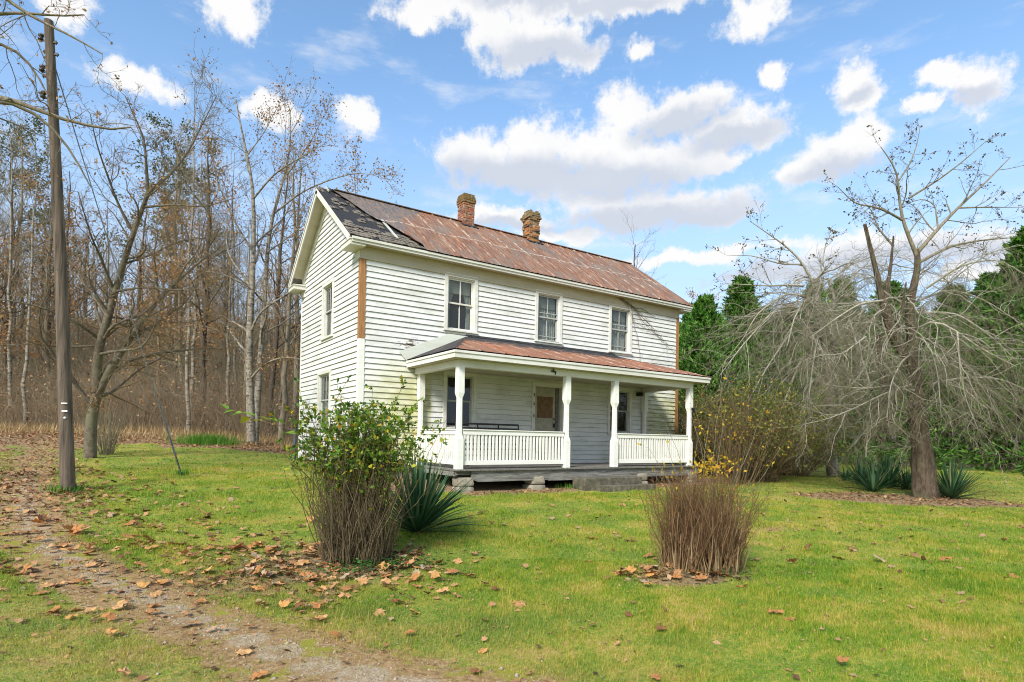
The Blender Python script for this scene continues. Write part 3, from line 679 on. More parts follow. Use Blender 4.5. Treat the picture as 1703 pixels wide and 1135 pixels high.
# metal sheet: left edge torn back on a diagonal, curled
NX, NS = 300, 44
xs = np.linspace(0, 1, NX); ss = np.linspace(-.018, 1.0, NS)
def edge(s): return np.interp(s, [-.02, .12, .3, .42, .44, .62, .8, .93, 1.0], [1.55, 1.3, 1.0, .86, .62, .42, .18, .0, -.1])
V = []; 
for s in ss:
    e = edge(s); x = e+(L+ox+.03-e)*xs
    seam = np.abs(((x/.62) % 1)-.5); h = .03*np.clip((seam-.455)/.045, 0, 1)+.004+.006*vn(x*1.3, s*9, 1.)+.003*np.sin(x*40+s*5)
    h = h+.05*np.exp(-(x-e)/.07)*(s > .02)*(.5+vn(x, s*7, 1, 4))
    if s < 0: h = h-.004
    V.append([rp(a_, s, b_) for a_, b_ in zip(x, h)])
V = np.array(V).reshape(-1, 3); I = (np.arange(NS-1)[:, None]*NX+np.arange(NX-1)[None]).ravel()
hp(npmesh('metal_sheet', V, np.stack([I, I+1, I+NX+1, I+NX], 1), 'rust_roof', roof, True))
V2 = V.copy(); V2[:, 1] = W-V2[:, 1]; x0f = V2[:, 0].copy(); hp(npmesh('metal_sheet', V2, np.stack([I, I+NX, I+NX+1, I+1], 1), 'rust_roof', roof, True))
m = MB(); 
for x in np.arange(.9, L+.1, .62): slab(x+.3, x+.325, -.02, .995, .005, .03, m) if False else None
m.bar((.1, ym, RZ+.014), (L+ox, ym, RZ+.014), .16, .02); hp(m.build('ridge_cap', 'rust_roof', roof))
m = MB(); slab(.86, .93, .1, .46, .002, .02, m); slab(-.14, -.12, .9, .999, .012, .06, m); hp(m.build('loose_strip', 'flash_paint', roof))
# fascia, soffit, rakes, cornice returns
for bk in (False, True):
    f = (lambda y: W-y) if bk else (lambda y: y)
    y0, y1 = sorted((f(-oy+.0), f(-oy+.03))); m = MB(); m.box(-ox+.03, L+ox-.02, y0, y1, 5.245, 5.372)
    y2, y3 = sorted((f(-oy-.03), f(-oy-.001))); m.box(-ox+.03, L+ox-.0, y2, y3, 5.305, 5.365); hp(m.build('eave_fascia', 'trim_paint', house, bevel=.006))
    y0, y1 = sorted((f(-oy+.031), f(-.003))); m = MB(); m.box(-ox+.03, L+ox-.03, y0, y1, 5.262, 5.285); hp(m.build('soffit', 'frieze_shade_paint', house))
    for side in (0, 1):
        X0, X1 = (-ox, -ox+.028) if not side else (L+ox-.028, L+ox)
        m = MB(); slab(X0, X1, .0, 1.0, -.20, -.031, m, bk); slab(X0-(.016 if not side else 0), X1+(.016 if side else 0), -.0, 1., -.085, -.0305, m, bk); hp(m.build('rake_board', 'trim_paint', house))
        A0, A1 = (-ox+.029, -.06) if not side else (L+.06, L+ox-.029)
        m = MB(); slab(A0, A1, .12, .995, -.13, -.115, m, bk); hp(m.build('rake_soffit', 'frieze_shade_paint', house))
        B0, B1 = (-.06, -.02) if not side else (L+.02, L+.06)
        m = MB(); slab(B0, B1, .10, .965, -.30, -.101, m, bk); hp(m.build('rake_frieze', 'trim_paint', house))
        # boxed return
        c0, c1 = (-ox+.0, -.0) if not side else (L, L+ox)
        y0, y1 = sorted((f(-oy+.031), f(.40)))
        m = MB(); m.box(c0+.002, c1-.002, y0, y1, 5.19, 5.30)
        g0, g1 = sorted((f(-oy+.0), f(.43))); m.box(c0-.02*(1-side), c1+.02*side, g0, g1, 5.301, 5.325)
        # little sloped cover
        m.hexa([(c0, g0, 5.326), (c1, g0, 5.326), (c1, g1, 5.326), (c0, g1, 5.326), (c0+(0 if side else .2), g0, 5.34), (c1-(.2 if side else 0), g0, 5.34), (c1-(.2 if side else 0), g1, 5.40), (c0+(0 if side else .2), g1, 5.40)])
        y4, y5 = sorted((f(-.0), f(.34))); d0, d1 = (-.05, -.002) if not side else (L+.002, L+.05); m.box(d0, d1, y4, y5, 4.99, 5.189)
        hp(m.build('cornice_return', 'trim_paint', house, bevel=.004))
# chimneys, brick by brick
def chimney(cx, wd, dp, z1, mat, rough, flare):
    m = MB(); r = random.Random(int(cx*10)); z = 7.05; ch = .072; n = int((z1-z)/ch); root = None
    cap = MB()
    for i in range(n):
        zz = z+i*ch; t = n-1-i; e = 0; tgt = m
        if t < 6: tgt = cap; e = flare[t]
        hx, hy = wd/2+e, dp/2+e
        for fc in range(4):
            ln = 2*hx if fc % 2 == 0 else 2*hy; p = -ln/2+(.1 if i % 2 else 0)*-1
            while p < ln/2-.02:
                q = min(p+.2, ln/2); p0 = max(p, -ln/2)
                if q-p0 > .03 and not (t == 0 and r.random() < rough*4):
                    j = r.gauss(0, rough*.25); o = .0+j; t0 = .1
                    zc0, zc1 = zz+.004, zz+ch-.006+r.uniform(-.003, .002)
                    P0, P1 = p0+.005, q-.005
                    if fc == 0: b = (cx+P0, cx+P1, ym-hy-o, ym-hy+t0)
                    elif fc == 2: b = (cx+P0, cx+P1, ym+hy-t0, ym+hy+o)
                    elif fc == 1: b = (cx-hx-o, cx-hx+t0, ym+P0, ym+P1)
                    else: b = (cx+hx-t0, cx+hx+o, ym+P0, ym+P1)
                    tgt.box(*b, zc0, zc1)
                p += .2
    root = hp(m.build('chimney', mat, roof)); hp(cap.build('chimney_cap', mat, roof))
    q = MB(); q.box(cx-wd/2+.012, cx+wd/2-.012, ym-dp/2+.012, ym+dp/2-.012, 7., z1-.07); hp(q.build('mortar', 'mortar', roof))
    q = MB(); 
    for sgn in (0, 1):
        s0 = 1-(dp/2+.12)/(ym+oy); slab(cx-wd/2-.10, cx+wd/2+.10, s0, s0+.055, .006, .03, q, bool(sgn))
    hp(q.build('flashing', 'tar', roof))
    return root
chimney(4.30, .385, .40, 8.42, 'brick', .02, [0., .015, .035, .035, .015, 0])
chimney(6.84, .40, .40, 8.50, 'brick_orange', .09, [-.02, .0, .02, .055, .02, .0])

# ---- porch
PX0, PX1, PY = 1.49, 9.10, -2.26
porch = hp(MB().build('p', 'trim_paint', house)) if False else None
EX0, EX1, EY, PEZ, PTZ = 1.19, 9.72, -2.56, 2.63, 3.41
HX0, HX1 = 2.87, 8.03
# deck boards
m = MB(); x = 1.38
while x < 9.50: m.box(x, x+.082, PY-.14+random.uniform(-.008, .008), -.03, .0, .035+random.uniform(0, .004)); x += .086
deck = hp(m.build('porch_deck', 'deck_wood', house))
m = MB(); m.box(1.40, 9.44, PY-.02, PY+.03, -.09, -.002); m.box(1.40, 1.46, PY, -.05, -.12, -.002); m.box(9.40, 9.45, PY, -.05, -.2, -.002)
for y in (-.4, -1.2, -1.8): m.box(1.5, 9.3, y, y+.06, -.16, -.003)
hp(m.build('floor_joist', 'gray_wood', deck))
m = MB(); m.box(1.78, 3.92, PY-.085, PY-.045, -.19, .0)
m.poly([(1.78, PY-.09, -.185), (1.93, PY-.09, -.24), (3.92, PY-.09, -.25), (3.92, PY-.09, -.17)]); m.box(1.93, 3.92, PY-.089, PY-.05, -.25, -.191)
hp(m.build('skirt_board', 'gray_wood', house)); m = MB(); m.box(3.925, 6.95, PY-.08, PY-.045, -.27, -.0); hp(m.build('skirt_board', 'gray_wood', house))
m = MB(); m.box(6.955, 9.44, PY-.08, PY-.045, -.24, -.0); hp(m.build('skirt_board', 'gray_wood', house))
def stone(cx, cy_, z0, z1, w, d, seed, name='pier_stone', parent=None):
    r = np.random.RandomState(seed); bm_v = []; n = 6
    me = MB(); g = np.linspace(-1, 1, n)
    faces = []; V = []
    for axis in range(3):
        for sg in (-1, 1):
            b = len(V)
            for i in g:
                for j in g:
                    p = [0, 0, 0]; p[axis] = sg; p[(axis+1) % 3] = i; p[(axis+2) % 3] = j; V.append(p)
            for i in range(n-1):
                for j in range(n-1):
                    q = (b+i*n+j, b+(i+1)*n+j, b+(i+1)*n+j+1, b+i*n+j+1); faces.append(q if sg > 0 else q[::-1])
    V = np.array(V, float); l = (np.abs(V)**8).sum(1)**(1/8); V = V/l[:, None]
    V += .10*np.stack([vn(V[:, 0]*1.3+V[:, 2]*2, V[:, 1]*1.3+k*9+V[:, 2], 1.3, seed*3.3+k) for k in range(3)], 1)-.05
    V = V*np.array([w/2, d/2, (z1-z0)/2])+np.array([cx, cy_, (z0+z1)/2])
    return V, np.array(faces)
def piers(x, tops, seed):
    g = float(gz(x, PY)); z0 = g-.1; parts = []
    n = tops; H = (-.14-(g-.1))
    for k in range(n):
        a0 = z0+H*k/n; parts.append(stone(x+random.uniform(-.02, .02), PY+.10, a0, a0+H/n-.004, .40+random.uniform(-.05, .06), .4, seed+k))
    V, F = join(*parts); hp(npmesh('stone_pier', V, F, 'stone', house, True))
piers(1.68, 2, 3); piers(3.62, 2, 9); piers(7.15, 2, 14); piers(9.2, 2, 21)
# posts with shaved middles
def post(x, y, half=False, top=2.30):
    pr = [(.033, .078, .078), (.74, .078, .078), (.86, .056, .078*.55), (1.62, .056, .078*.55), (1.74, .078, .078), (top, .076, .076)]
    pr = [(.036, .08, .0), (.70, .08, .0), (.82, .062, .026), (1.60, .058, .024), (1.72, .08, .0), (top, .076, .0)]
    V = []; 
    for z, h, c in pr:
        c = max(c, .004)
        for a_, b_ in ((-h, -h+c), (-h+c, -h), (h-c, -h), (h, -h+c), (h, h-c), (h-c, h), (-h+c, h), (-h, h-c)): V.append((x+a_, y+b_, z))
    F = [(i*8+k, i*8+(k+1) % 8, (i+1)*8+(k+1) % 8, (i+1)*8+k) for i in range(len(pr)-1) for k in range(8)]
    q = MB(); q.v = V; q.f = F; q.mi = [0]*len(F); return hp(q.build('porch_post', 'post_paint', house))
WPX = 9.52
post(PX0, PY); post(4.52, PY); post(6.15, PY); post(PX1+.02, PY); post(1.56, -.12); post(WPX, -.12)
# railings
bal0 = None
def railing(p, q, n):
    p = Vector(p); q = Vector(q); d = (q-p).normalized(); s = Vector((-d.y, d.x, 0))
    m = MB(); m.bar(p+Vector((0, 0, .85)), q+Vector((0, 0, .85)), .055, .10); m.bar(p+Vector((0, 0, .912)), q+Vector((0, 0, .912)), .10, .022); r = hp(m.build('railing', 'post_paint', house, bevel=.004))
    m = MB(); m.bar(p+Vector((0, 0, .175)), q+Vector((0, 0, .175)), .05, .10); hp(m.build('bottom_rail', 'post_paint', r, bevel=.004))
    for i in range(n):
        c = p+(q-p)*((i+.5)/n)+s*random.uniform(-.003, .003); wv = .024
        m = MB(); t = random.uniform(-.004, .004); m.bar(c+Vector((0, 0, .224)), c+Vector((t, 0, .80)), .03, wv*2, up=tuple(d)); hp(m.build('baluster', 'post_paint', r))
railing((PX0+.08, PY, 0), (4.52-.08, PY, 0), 30); railing((6.15+.08, PY, 0), (PX1-.06, PY, 0), 30)
railing((PX0+.01, PY+.08, 0), (1.55, -.2, 0), 20); railing((PX1+.03, PY+.08, 0), (WPX-.02, -.2, 0), 20)
# beam, ceiling, roof
m = MB(); m.box(PX0-.08, PX1+.10, PY-.075, PY+.075, 2.29, 2.45); m.box(PX0-.079, PX0+.07, PY+.076, -.04, 2.30, 2.449)
m.hexa([(PX1-.05, PY+.076, 2.30), (PX1+.10, PY+.076, 2.30), (WPX+.08, -.04, 2.30), (WPX-.07, -.04, 2.30), (PX1-.05, PY+.076, 2.449), (PX1+.10, PY+.076, 2.449), (WPX+.08, -.04, 2.449), (WPX-.07, -.04, 2.449)])
hp(m.build('porch_beam', 'trim_paint', house, bevel=.005))
m = MB(); m.box(EX0+.05, EX1-.1, EY+.05, -.045, 2.452, 2.47); hp(m.build('porch_ceiling', 'frieze_shade_paint', house))
m = MB(); m.box(EX0, EX1-.06, EY, EY+.03, 2.455, 2.61); m.box(EX0, EX0+.03, EY+.031, -.04, 2.455, 2.609); m.box(EX1-.09, EX1-.06, EY+.031, -.04, 2.455, 2.609)
m.box(EX0-.02, EX1-.04, EY-.022, EY-.001, 2.56, 2.615); m.box(EX0-.022, EX0-.001, EY, -.04, 2.56, 2.614)
hp(m.build('porch_fascia', 'trim_paint', house, bevel=.004))
def tri_grid(A, B, C_, D, nu, nv, hfun):
    A, B, C_, D = map(np.array, (A, B, C_, D)); V = []
    for j in range(nv):
        t = j/(nv-1); P0 = A+(D-A)*t; P1 = B+(C_-B)*t
        for i in range(nu): V.append(P0+(P1-P0)*i/(nu-1)+np.array([0, 0, 0.]))
    V = np.array(V, float); V[:, 2] += hfun(V[:, 0], V[:, 1]); I = (np.arange(nv-1)[:, None]*nu+np.arange(nu-1)[None]).ravel()
    return V, np.stack([I, I+1, I+nu+1, I+nu], 1)
def seamh(x, y): return .026*np.clip((np.abs(((x/.62) % 1)-.5)-.46)/.04, 0, 1)+.008*vn(x*2, y*2, 1.)+.006
e = .03
vf = [tri_grid((EX0-e, EY-e, PEZ), (EX1-.02, EY-e, PEZ), (HX1, -.03, PTZ), (HX0, -.03, PTZ), 260, 20, seamh),
      tri_grid((EX0-e, -.03, PEZ), (EX0-e, EY-e, PEZ), (HX0, -.029, PTZ), (HX0, -.03, PTZ), 20, 20, lambda x, y: .006+.008*vn(x*2, y*2)),
      tri_grid((EX1-.02, EY-e, PEZ), (EX1-.02, -.03, PEZ), (HX1, -.03, PTZ), (HX1, -.029, PTZ), 20, 20, lambda x, y: .006+.008*vn(x*2, y*2))]
V, F = join(*vf); pr = hp(npmesh('porch_roof', V, F, 'porch_rust', house, True))
m = MB(); m.poly([(EX0, EY, PEZ-.02), (EX1-.06, EY, PEZ-.02), (HX1, -.05, PTZ-.02), (HX0, -.05, PTZ-.02)]); m.poly([(EX0, -.05, PEZ-.02), (EX0, EY, PEZ-.02), (HX0, -.05, PTZ-.02)]); m.poly([(EX1-.06, EY, PEZ-.02), (EX1-.06, -.05, PEZ-.02), (HX1, -.05, PTZ-.02)])
hp(m.build('roof_boards', 'gray_wood', pr))
# wide flashing board up the left side, tar line along the wall
m = MB(); m.hexa([(.99, -.03, 2.84), (1.2, -.07, 2.60), (2.92, -.07, 3.40), (2.34, -.03, 3.43), (.99, -.026, 2.842), (1.2, -.05, 2.602), (2.92, -.05, 3.402), (2.34, -.026, 3.432)])
m.hexa([(.985, -.032, 2.838), (1.17, -.10, 2.61), (2.88, -.10, 3.405), (2.36, -.034, 3.435), (.985, -.036, 2.836), (1.17, -.11, 2.606), (2.88, -.11, 3.40), (2.36, -.04, 3.43)])
hp(m.build('flashing', 'flash_paint', pr))
m = MB(); m.hexa([(HX0, -.09, PTZ-.005), (HX1+.2, -.09, PTZ-.02), (HX1+.2, -.03, PTZ-.01), (HX0, -.03, PTZ-.005), (HX0, -.09, PTZ+.012), (HX1+.2, -.09, PTZ+.0), (HX1+.2, -.028, PTZ+.07), (HX0, -.028, PTZ+.07)])
hp(m.build('tar_seal', 'tar', pr))
m = MB(); m.box(9.20, 9.36, -.2, -.045, 2.18, 2.30); m.box(9.24, 9.32, -.24, -.2, 2.20, 2.28); hp(m.build('porch_light', 'black_iron', house, bevel=.01))
m = MB(); m.bar((4.02, -2.36, 2.44), (4.02, -2.36, 2.36), .02, .02); m.bar((3.95, -2.37, 2.39), (4.1, -2.35, 2.37), .03, .03); m.bar((4.1, -2.35, 2.38), (4.06, -2.36, 2.30), .015, .015); hp(m.build('hook', 'black_iron', house))
m = MB(); m.bar((PX1+.02, PY-.09, 1.72), (PX1+.14, PY-.11, 1.60), .05, .03); m.bar((PX1+.06, PY-.1, 1.66), (PX1+.1, PY-.1, 1.2), .012, .012); m.bar((PX1+.01, PY-.1, 1.69), (PX1+.16, PY-.1, 1.68), .03, .05); hp(m.build('bracket', 'black_iron', house))

# ---- steps, bench, pipe
st = thing('concrete_steps', 'two mossy concrete steps leading up to the porch opening', 'steps', (5.7, -2.7, -.5))
def own(o, root): o.matrix_parent_inverse = Matrix.Translation(-root.location); return o
V, F = stone(5.68, -2.61, -.62, -.20, 2.10, .44, 31); own(npmesh('step', (V-np.array([5.68, -2.61, 0]))*np.array([1, 1, 1])+np.array([5.68, -2.61, 0]), F, 'concrete', st, False), st)
m = MB(); m.box(4.66, 6.62, -2.83, -2.36, -.62, -.20); o = own(m.build('step', 'concrete', st, bevel=.02), st)
m = MB(); m.box(5.0, 6.85, -3.10, -2.835, -.72, -.385); own(m.build('step', 'concrete', st, bevel=.02), st)
bpy.data.objects.remove([o for o in st.children][0])
bn = thing('porch_bench', 'dark metal slatted bench standing on the porch behind the left railing', 'bench', (3.15, -.45, .04))
bx0, bx1, by = 2.42, 4.36, -.50
def bpart(name, f, mat='dark_metal'):
    m = MB(); f(m); return own(m.build(name, mat, bn, bevel=.003), bn)
def _back(m):
    m.bar((bx0, by+.12, 1.10), (bx1, by+.12, 1.10), .03, .05); m.bar((bx0, by+.11, .99), (bx1, by+.11, .99), .025, .035); m.bar((bx0, by+.06, .58), (bx1, by+.06, .58), .025, .03)
    for x in np.linspace(bx0, bx1, 4): m.bar((x, by+.05, .45), (x, by+.12, 1.11), .03, .03)
    for x in np.linspace(bx0, bx1, 25)[1:-1]: m.bar((x, by+.06, .58), (x, by+.11, .99), .012, .012)
bpart('backrest', _back)
bpart('seat', lambda m: [m.box(bx0, bx1, y, y+.05, .44, .46) for y in np.arange(-1.0, -.5, .07)])
for x in (bx0+.03, bx1-.03):
    for y in (-.98, -.5): bpart('leg', lambda m: m.box(x-.02, x+.02, y-.02, y+.02, .036, .44))
    bpart('arm', lambda m: (m.bar((x, -1.0, .66), (x, -.42, .68), .04, .03), m.bar((x, -.98, .45), (x, -.98, .66), .03, .03)))
q = gd(491, 18.7); 
q = np.array([-.10, W+.20, 0]); q[2] = float(gz(q[0], q[1]))
pp = thing('vent_pipe', 'short dark grey pipe with a cap standing at the back corner of the gable wall', 'pipe', tuple(q))
V, F = tubes([(np.array([[[0, 0, -.1], [0, 0, .5], [0, 0, 1.0]]]), np.array([[.055]*3]), 14)]); npmesh('pipe', V, F, 'pvc_gray', pp, True)
V, F = tubes([(np.array([[[0, 0, .98], [0, 0, 1.05], [0, 0, 1.09], [0, 0, 1.1]]]), np.array([[.068, .068, .04, .001]]), 14)]); npmesh('cap', V, F, 'black_iron', pp, True)
#@@PART3
# ------------------------------------------------------------------ ground, track, masks
def axis(lo, hi, st, far_, k=1.13):
    c = list(np.arange(lo, hi, st)); a_ = st; x = hi
    while x < far_: c.append(x); a_ *= k; x += a_
    a_ = st; x = lo-st; l = []
    while x > -far_: l.append(x); a_ *= k; x -= a_
    return np.array(l[::-1]+c)
TRK = [G(*p)[:2] for p in ((95, 728), (62, 760), (45, 800), (40, 850), (75, 905), (150, 955), (260, 1005), (400, 1060), (520, 1110))]
TRK.append(TRK[-1]+np.array([1.0, -1.3])); TRK.append(TRK[-1]+np.array([1.6, -2.6])); TRK.append(TRK[-1]+np.array([2.5, -6]))
TRK = resamp(TRK, 90)
def trkd(x, y):
    x = np.asarray(x, float); y = np.asarray(y, float); d = np.full(x.shape, 99.)
    for p in TRK: d = np.minimum(d, np.hypot(x-p[0], y-p[1]))
    return d
LB = G(592, 940)[:2]; RB = G(1165, 952)[:2]; YC = G(700, 885)[:2]; DT = G(1532, 832)[:2]; PB = G(113, 818)[:2]
def dep_lat(x, y): return (x-CP[0])*FW[0]+(y-CP[1])*FW[1], (x-CP[0])*RT[0]+(y-CP[1])*RT[1]
def littermask(x, y):
    n = fbm(x, y, .9, 3, 3); n2 = fbm(x, y, 2.6, 8, 2)
    m = .8*(1-sst(.3, 1.7, np.hypot((x-LB[0]+.45)*.7, y-LB[1])+.8*(n-.5)))
    m = np.maximum(m, .9*(1-sst(.2, .75, np.hypot((x-RB[0]+.25)*.7, y-RB[1]))))
    # bed round the broken tree, with a tail running right
    bx, by_ = x-DT[0], y-DT[1]; u = bx*RT[0]+by_*RT[1]; v = bx*FW[0]+by_*FW[1]
    m = np.maximum(m, 1.3*(1-sst(.6, 1.15, np.hypot((u+.5)/3.0, (v+.0)/1.25))))
    m = np.maximum(m, 1.1*(1-sst(.3, .5, np.abs(v+.55+.05*u)))*sst(0, 1, u)*(1-sst(6, 9, u)))
    # woodland edge band and the top of the track
    dp, lt = dep_lat(x, y); t = lt/np.maximum(dp, 1)
    ed = 20.2+3.*(n-.5)-4.*np.clip((-.62-t)*4, 0, 1)
    m = np.maximum(m, 1.3*sst(0, 1.6, dp-ed)*(1-sst(-.33, -.28, t)))
    # along the front of the porch
    m = np.maximum(m, .95*sst(-2.9-.35*n2, -2.45, y)*(1-sst(-.1, .3, y))*sst(1.2, 1.7, x)*(1-sst(9.2, 10, x)))
    td = trkd(x, y); m = np.maximum(m, .55*(1-sst(.6, 1.3, td))*sst(-6, -1, y))
    return np.clip(m, 0, 1.3)*np.clip(.35+1.1*n2, 0, 1)
GX = axis(-11.5, 13., .075, 420); GY = axis(-13.6, 7., .075, 420)
XX, YY = np.meshgrid(GX, GY); ZZ = gz(XX, YY); nx, ny = len(GX), len(GY)
TD = trkd(XX, YY); near = 1-sst(14, 20, np.hypot(XX-CP[0], YY-CP[1]))
wob = fbm(XX, YY, 1.6, 5, 4)
pw = .36+.10*sst(-8, -11.5, YY)
pmask = np.clip(1-sst(pw*.45, pw*1.5, TD+.5*(wob-.5)), 0, 1)*(1-sst(12, 22, YY))
# worn brown verge at the lower left of the track
cx_, cy__ = XX-CP[0], YY-CP[1]; dp_, lt_ = dep_lat(XX, YY)
verge = (1-sst(4.6, 6.4, dp_))*(1-sst(-.25, .55, lt_/np.maximum(dp_, 1)+.5*(wob-.5)))*sst(0, 2, dp_)
verge = np.maximum(verge, (1-sst(3.9, 4.7, dp_))*(1-sst(.0, .25, lt_/np.maximum(dp_, 1)+.6*(wob-.5))))
P_ = np.maximum(pmask, .34*verge)
bare = (1-sst(.1, .45, np.hypot((XX-G(1290, 880)[0])*.8, (YY-G(1290, 880)[1])*1.6)))
P_ = np.maximum(P_, .5*bare)
LM = littermask(XX, YY); dirt_under = sst(-2.35, -2.2, YY)*(1-sst(5.2, 5.4, YY))*sst(.0, .2, XX)*(1-sst(11, 11.2, XX)); LM = np.maximum(LM, dirt_under*1.2)
I = (np.arange(ny-1)[:, None]*nx+np.arange(nx-1)[None]).ravel(); Q = np.stack([I, I+1, I+nx+1, I+nx], 1)
VG = np.stack([XX.ravel(), YY.ravel(), ZZ.ravel()], 1)
tag(npmesh('ground', VG, Q, 'lawn', None, True, {'path': P_.ravel(), 'litter': LM.ravel()}), kind='structure')
pm = (np.clip(1-sst(pw*.2, pw*.95, TD+1.3*(fbm(XX, YY, 2.6, 5, 4)-.5)), 0, 1)*(YY < 3)).ravel()
gm = np.clip(1-sst(pw*.1, pw*.8, TD), 0, 1).ravel(); pm = ((np.clip(1-sst(pw*.6, pw*1.3, TD), 0, 1)*(YY < 3))).ravel()
sel = pm[Q].mean(1) > .15; used = np.unique(Q[sel]); remap = -np.ones(len(VG), int); remap[used] = np.arange(len(used))
tag(npmesh('gravel_path', VG[used]+np.array([0, 0, .005]), remap[Q[sel]], 'gravel', None, True, {'g': gm[used]}), kind='structure')
# loose stones on the track
ns = 5200; k_ = rs.randint(0, len(TRK)-22, ns); sx = TRK[k_, 0]+rs.normal(size=ns)*.3; sy_ = TRK[k_, 1]+rs.normal(size=ns)*.3; r_ = rs.uniform(.004, .013, ns)*np.where(rs.rand(ns) < .04, 1.9, 1)
oc = np.array([(1, 0, 0), (0, 1, 0), (-1, 0, 0), (0, -1, 0), (0, 0, .7), (0, 0, -.7)]); of = np.array([(0, 1, 4), (1, 2, 4), (2, 3, 4), (3, 0, 4), (1, 0, 5), (2, 1, 5), (3, 2, 5), (0, 3, 5)])
V = (oc[None]*rs.uniform(.6, 1.3, (ns, 6, 1)))*r_[:, None, None]+np.stack([sx, sy_, gz(sx, sy_)+.006], 1)[:, None]
simple('pebble', (.36, .30, .22), .9, 0, .5, 30)
tag(npmesh('loose_stones', V.reshape(-1, 3), (of[None]+np.arange(ns)[:, None, None]*6).reshape(-1, 3), 'pebble'), 'loose tan pebbles strewn along the dirt track', 'stones', kind='stuff')

# ------------------------------------------------------------------ grass blades
def lat_at(x, y, tab):   # nearest lookup in the ground grid
    i = np.clip(np.searchsorted(GX, x), 0, nx-1); j = np.clip(np.searchsorted(GY, y), 0, ny-1); return tab[j, i]
def in_house(x, y): return ((x > -.02) & (x < L+.02) & (y > -.0) & (y < W+.02)) | ((x > 1.3) & (x < 9.5) & (y > -2.35) & (y < 0.1)) | ((x > 4.6) & (x < 6.9) & (y > -3.1) & (y < -2.3))
DRY = []
def grass(N, d0, d1, h, w, pw_=1.0):
    u = rs.rand(N); d = (d0**pw_+(d1**pw_-d0**pw_)*u)**(1/pw_); t = rs.uniform(-.98, .98, N)
    x = CP[0]+FW[0]*d+RT[0]*t*d; y = CP[1]+FW[1]*d+RT[1]*t*d
    p = lat_at(x, y, P_); l = lat_at(x, y, LM); n = fbm(x, y, 1.3, 2, 3); n2 = fbm(x, y, 5, 7, 2)
    keep = (rs.rand(N) < np.clip(1.15-1.15*p, .22, 1)*np.clip(1.1-.9*l, .12, 1)*np.clip(.45+1.1*n2, 0, 1)) & ~in_house(x, y)
    x, y, d, n, p, l = x[keep], y[keep], d[keep], n[keep], p[keep], l[keep]; k = len(x); dry = np.clip(np.maximum(p*1.7, l*1.2)*rs.uniform(.5, 1.3, k), 0, 1)*(rs.rand(k) < .8); z = gz(x, y)-.006
    hh = h*rs.uniform(.45, 1.3, k)*(.35+1.3*n)*(1-.45*dry)*(1+.0*d); an = rs.uniform(0, 2*PI, k); ln = rs.uniform(.15, .95, k)
    ww = w*rs.uniform(.6, 1.3, k)*(.6+.4*d/d0); dx, dy = np.cos(an), np.sin(an); bx, by_ = -dy*ww/2, dx*ww/2
    b = np.stack([x, y, z], 1); s = np.stack([bx, by_, 0*bx], 1); tip = b+np.stack([dx*hh*ln, dy*hh*ln, hh*np.sqrt(1-ln**2*.6)], 1)
    V = np.stack([b-s, b+s, tip], 1).reshape(-1, 3); DRY.append(np.repeat(dry, 3)); return V, np.arange(len(V)).reshape(-1, 3)
def clumps(N):
    V, F = grass(N, 3.3, 16, .062, .006, 1.5); T = V.reshape(-1, 3, 3); q = fbm(T[:, 0, 0], T[:, 0, 1], 2.4, 77, 3); k = q > .60; DRY[-1] = DRY[-1].reshape(-1, 3)[k].ravel(); V = T[k].reshape(-1, 3); return V, np.arange(len(V)).reshape(-1, 3)
gv = join(clumps(260000), grass(330000, 3.1, 7.5, .046, .0045, 1.4), grass(250000, 7.2, 14, .046, .008, 1.5), grass(130000, 13.5, 40, .05, .02, 1.3))
tag(npmesh('lawn_grass', gv[0], gv[1], 'blade', None, False, {'dry': np.concatenate(DRY)}), 'short mown green and straw coloured grass covering the yard', 'grass', kind='stuff')
def tuft(px, py, sx, sy, h, n, mat, label, name='grass_tuft', w=.012):
    c = G(px, py); x = c[0]+rs.normal(size=n)*sx*RT[0]+rs.normal(size=n)*sy*FW[0]; y = c[1]+rs.normal(size=n)*sx*RT[1]+rs.normal(size=n)*sy*FW[1]
    z = gz(x, y); an = rs.uniform(0, 2*PI, n); hh = h*rs.uniform(.4, 1.1, n); b = np.stack([x, y, z], 1); s = np.stack([-np.sin(an), np.cos(an), 0*an], 1)*w/2
    md = b+np.stack([np.cos(an)*.1*hh, np.sin(an)*.1*hh, hh*.6], 1); tip = b+np.stack([np.cos(an)*.5*hh, np.sin(an)*.5*hh, hh*.95], 1)
    V = np.stack([b-s, b+s, md+s*.7, md-s*.7, tip], 1).reshape(-1, 3)-c; i = np.arange(n)[:, None]*5
    o = npmesh(name, V, [i+np.array([[0, 1, 2, 3]]), i+np.array([[3, 2, 4]])], mat); o.location = c
    return tag(o, label, 'grass')
tuft(345, 738, .55, .35, .42, 1500, 'blade_tall', 'long green grass tuft at the edge of the wood, left of the house')
tuft(112, 818, .16, .12, .17, 260, 'blade_tall', 'rim of uncut green grass round the foot of the utility pole')
tuft(302, 790, .09, .09, .16, 90, 'blade_tall', 'small green grass clump where the guy wire enters the lawn')
tuft(955, 812, .3, .08, .16, 220, 'blade_tall', 'uncut green grass beside the left end of the concrete steps', w=.008)
tuft(520, 765, .9, .08, .14, 300, 'blade_tall', 'ragged grass along the foot of the gable wall', w=.01)

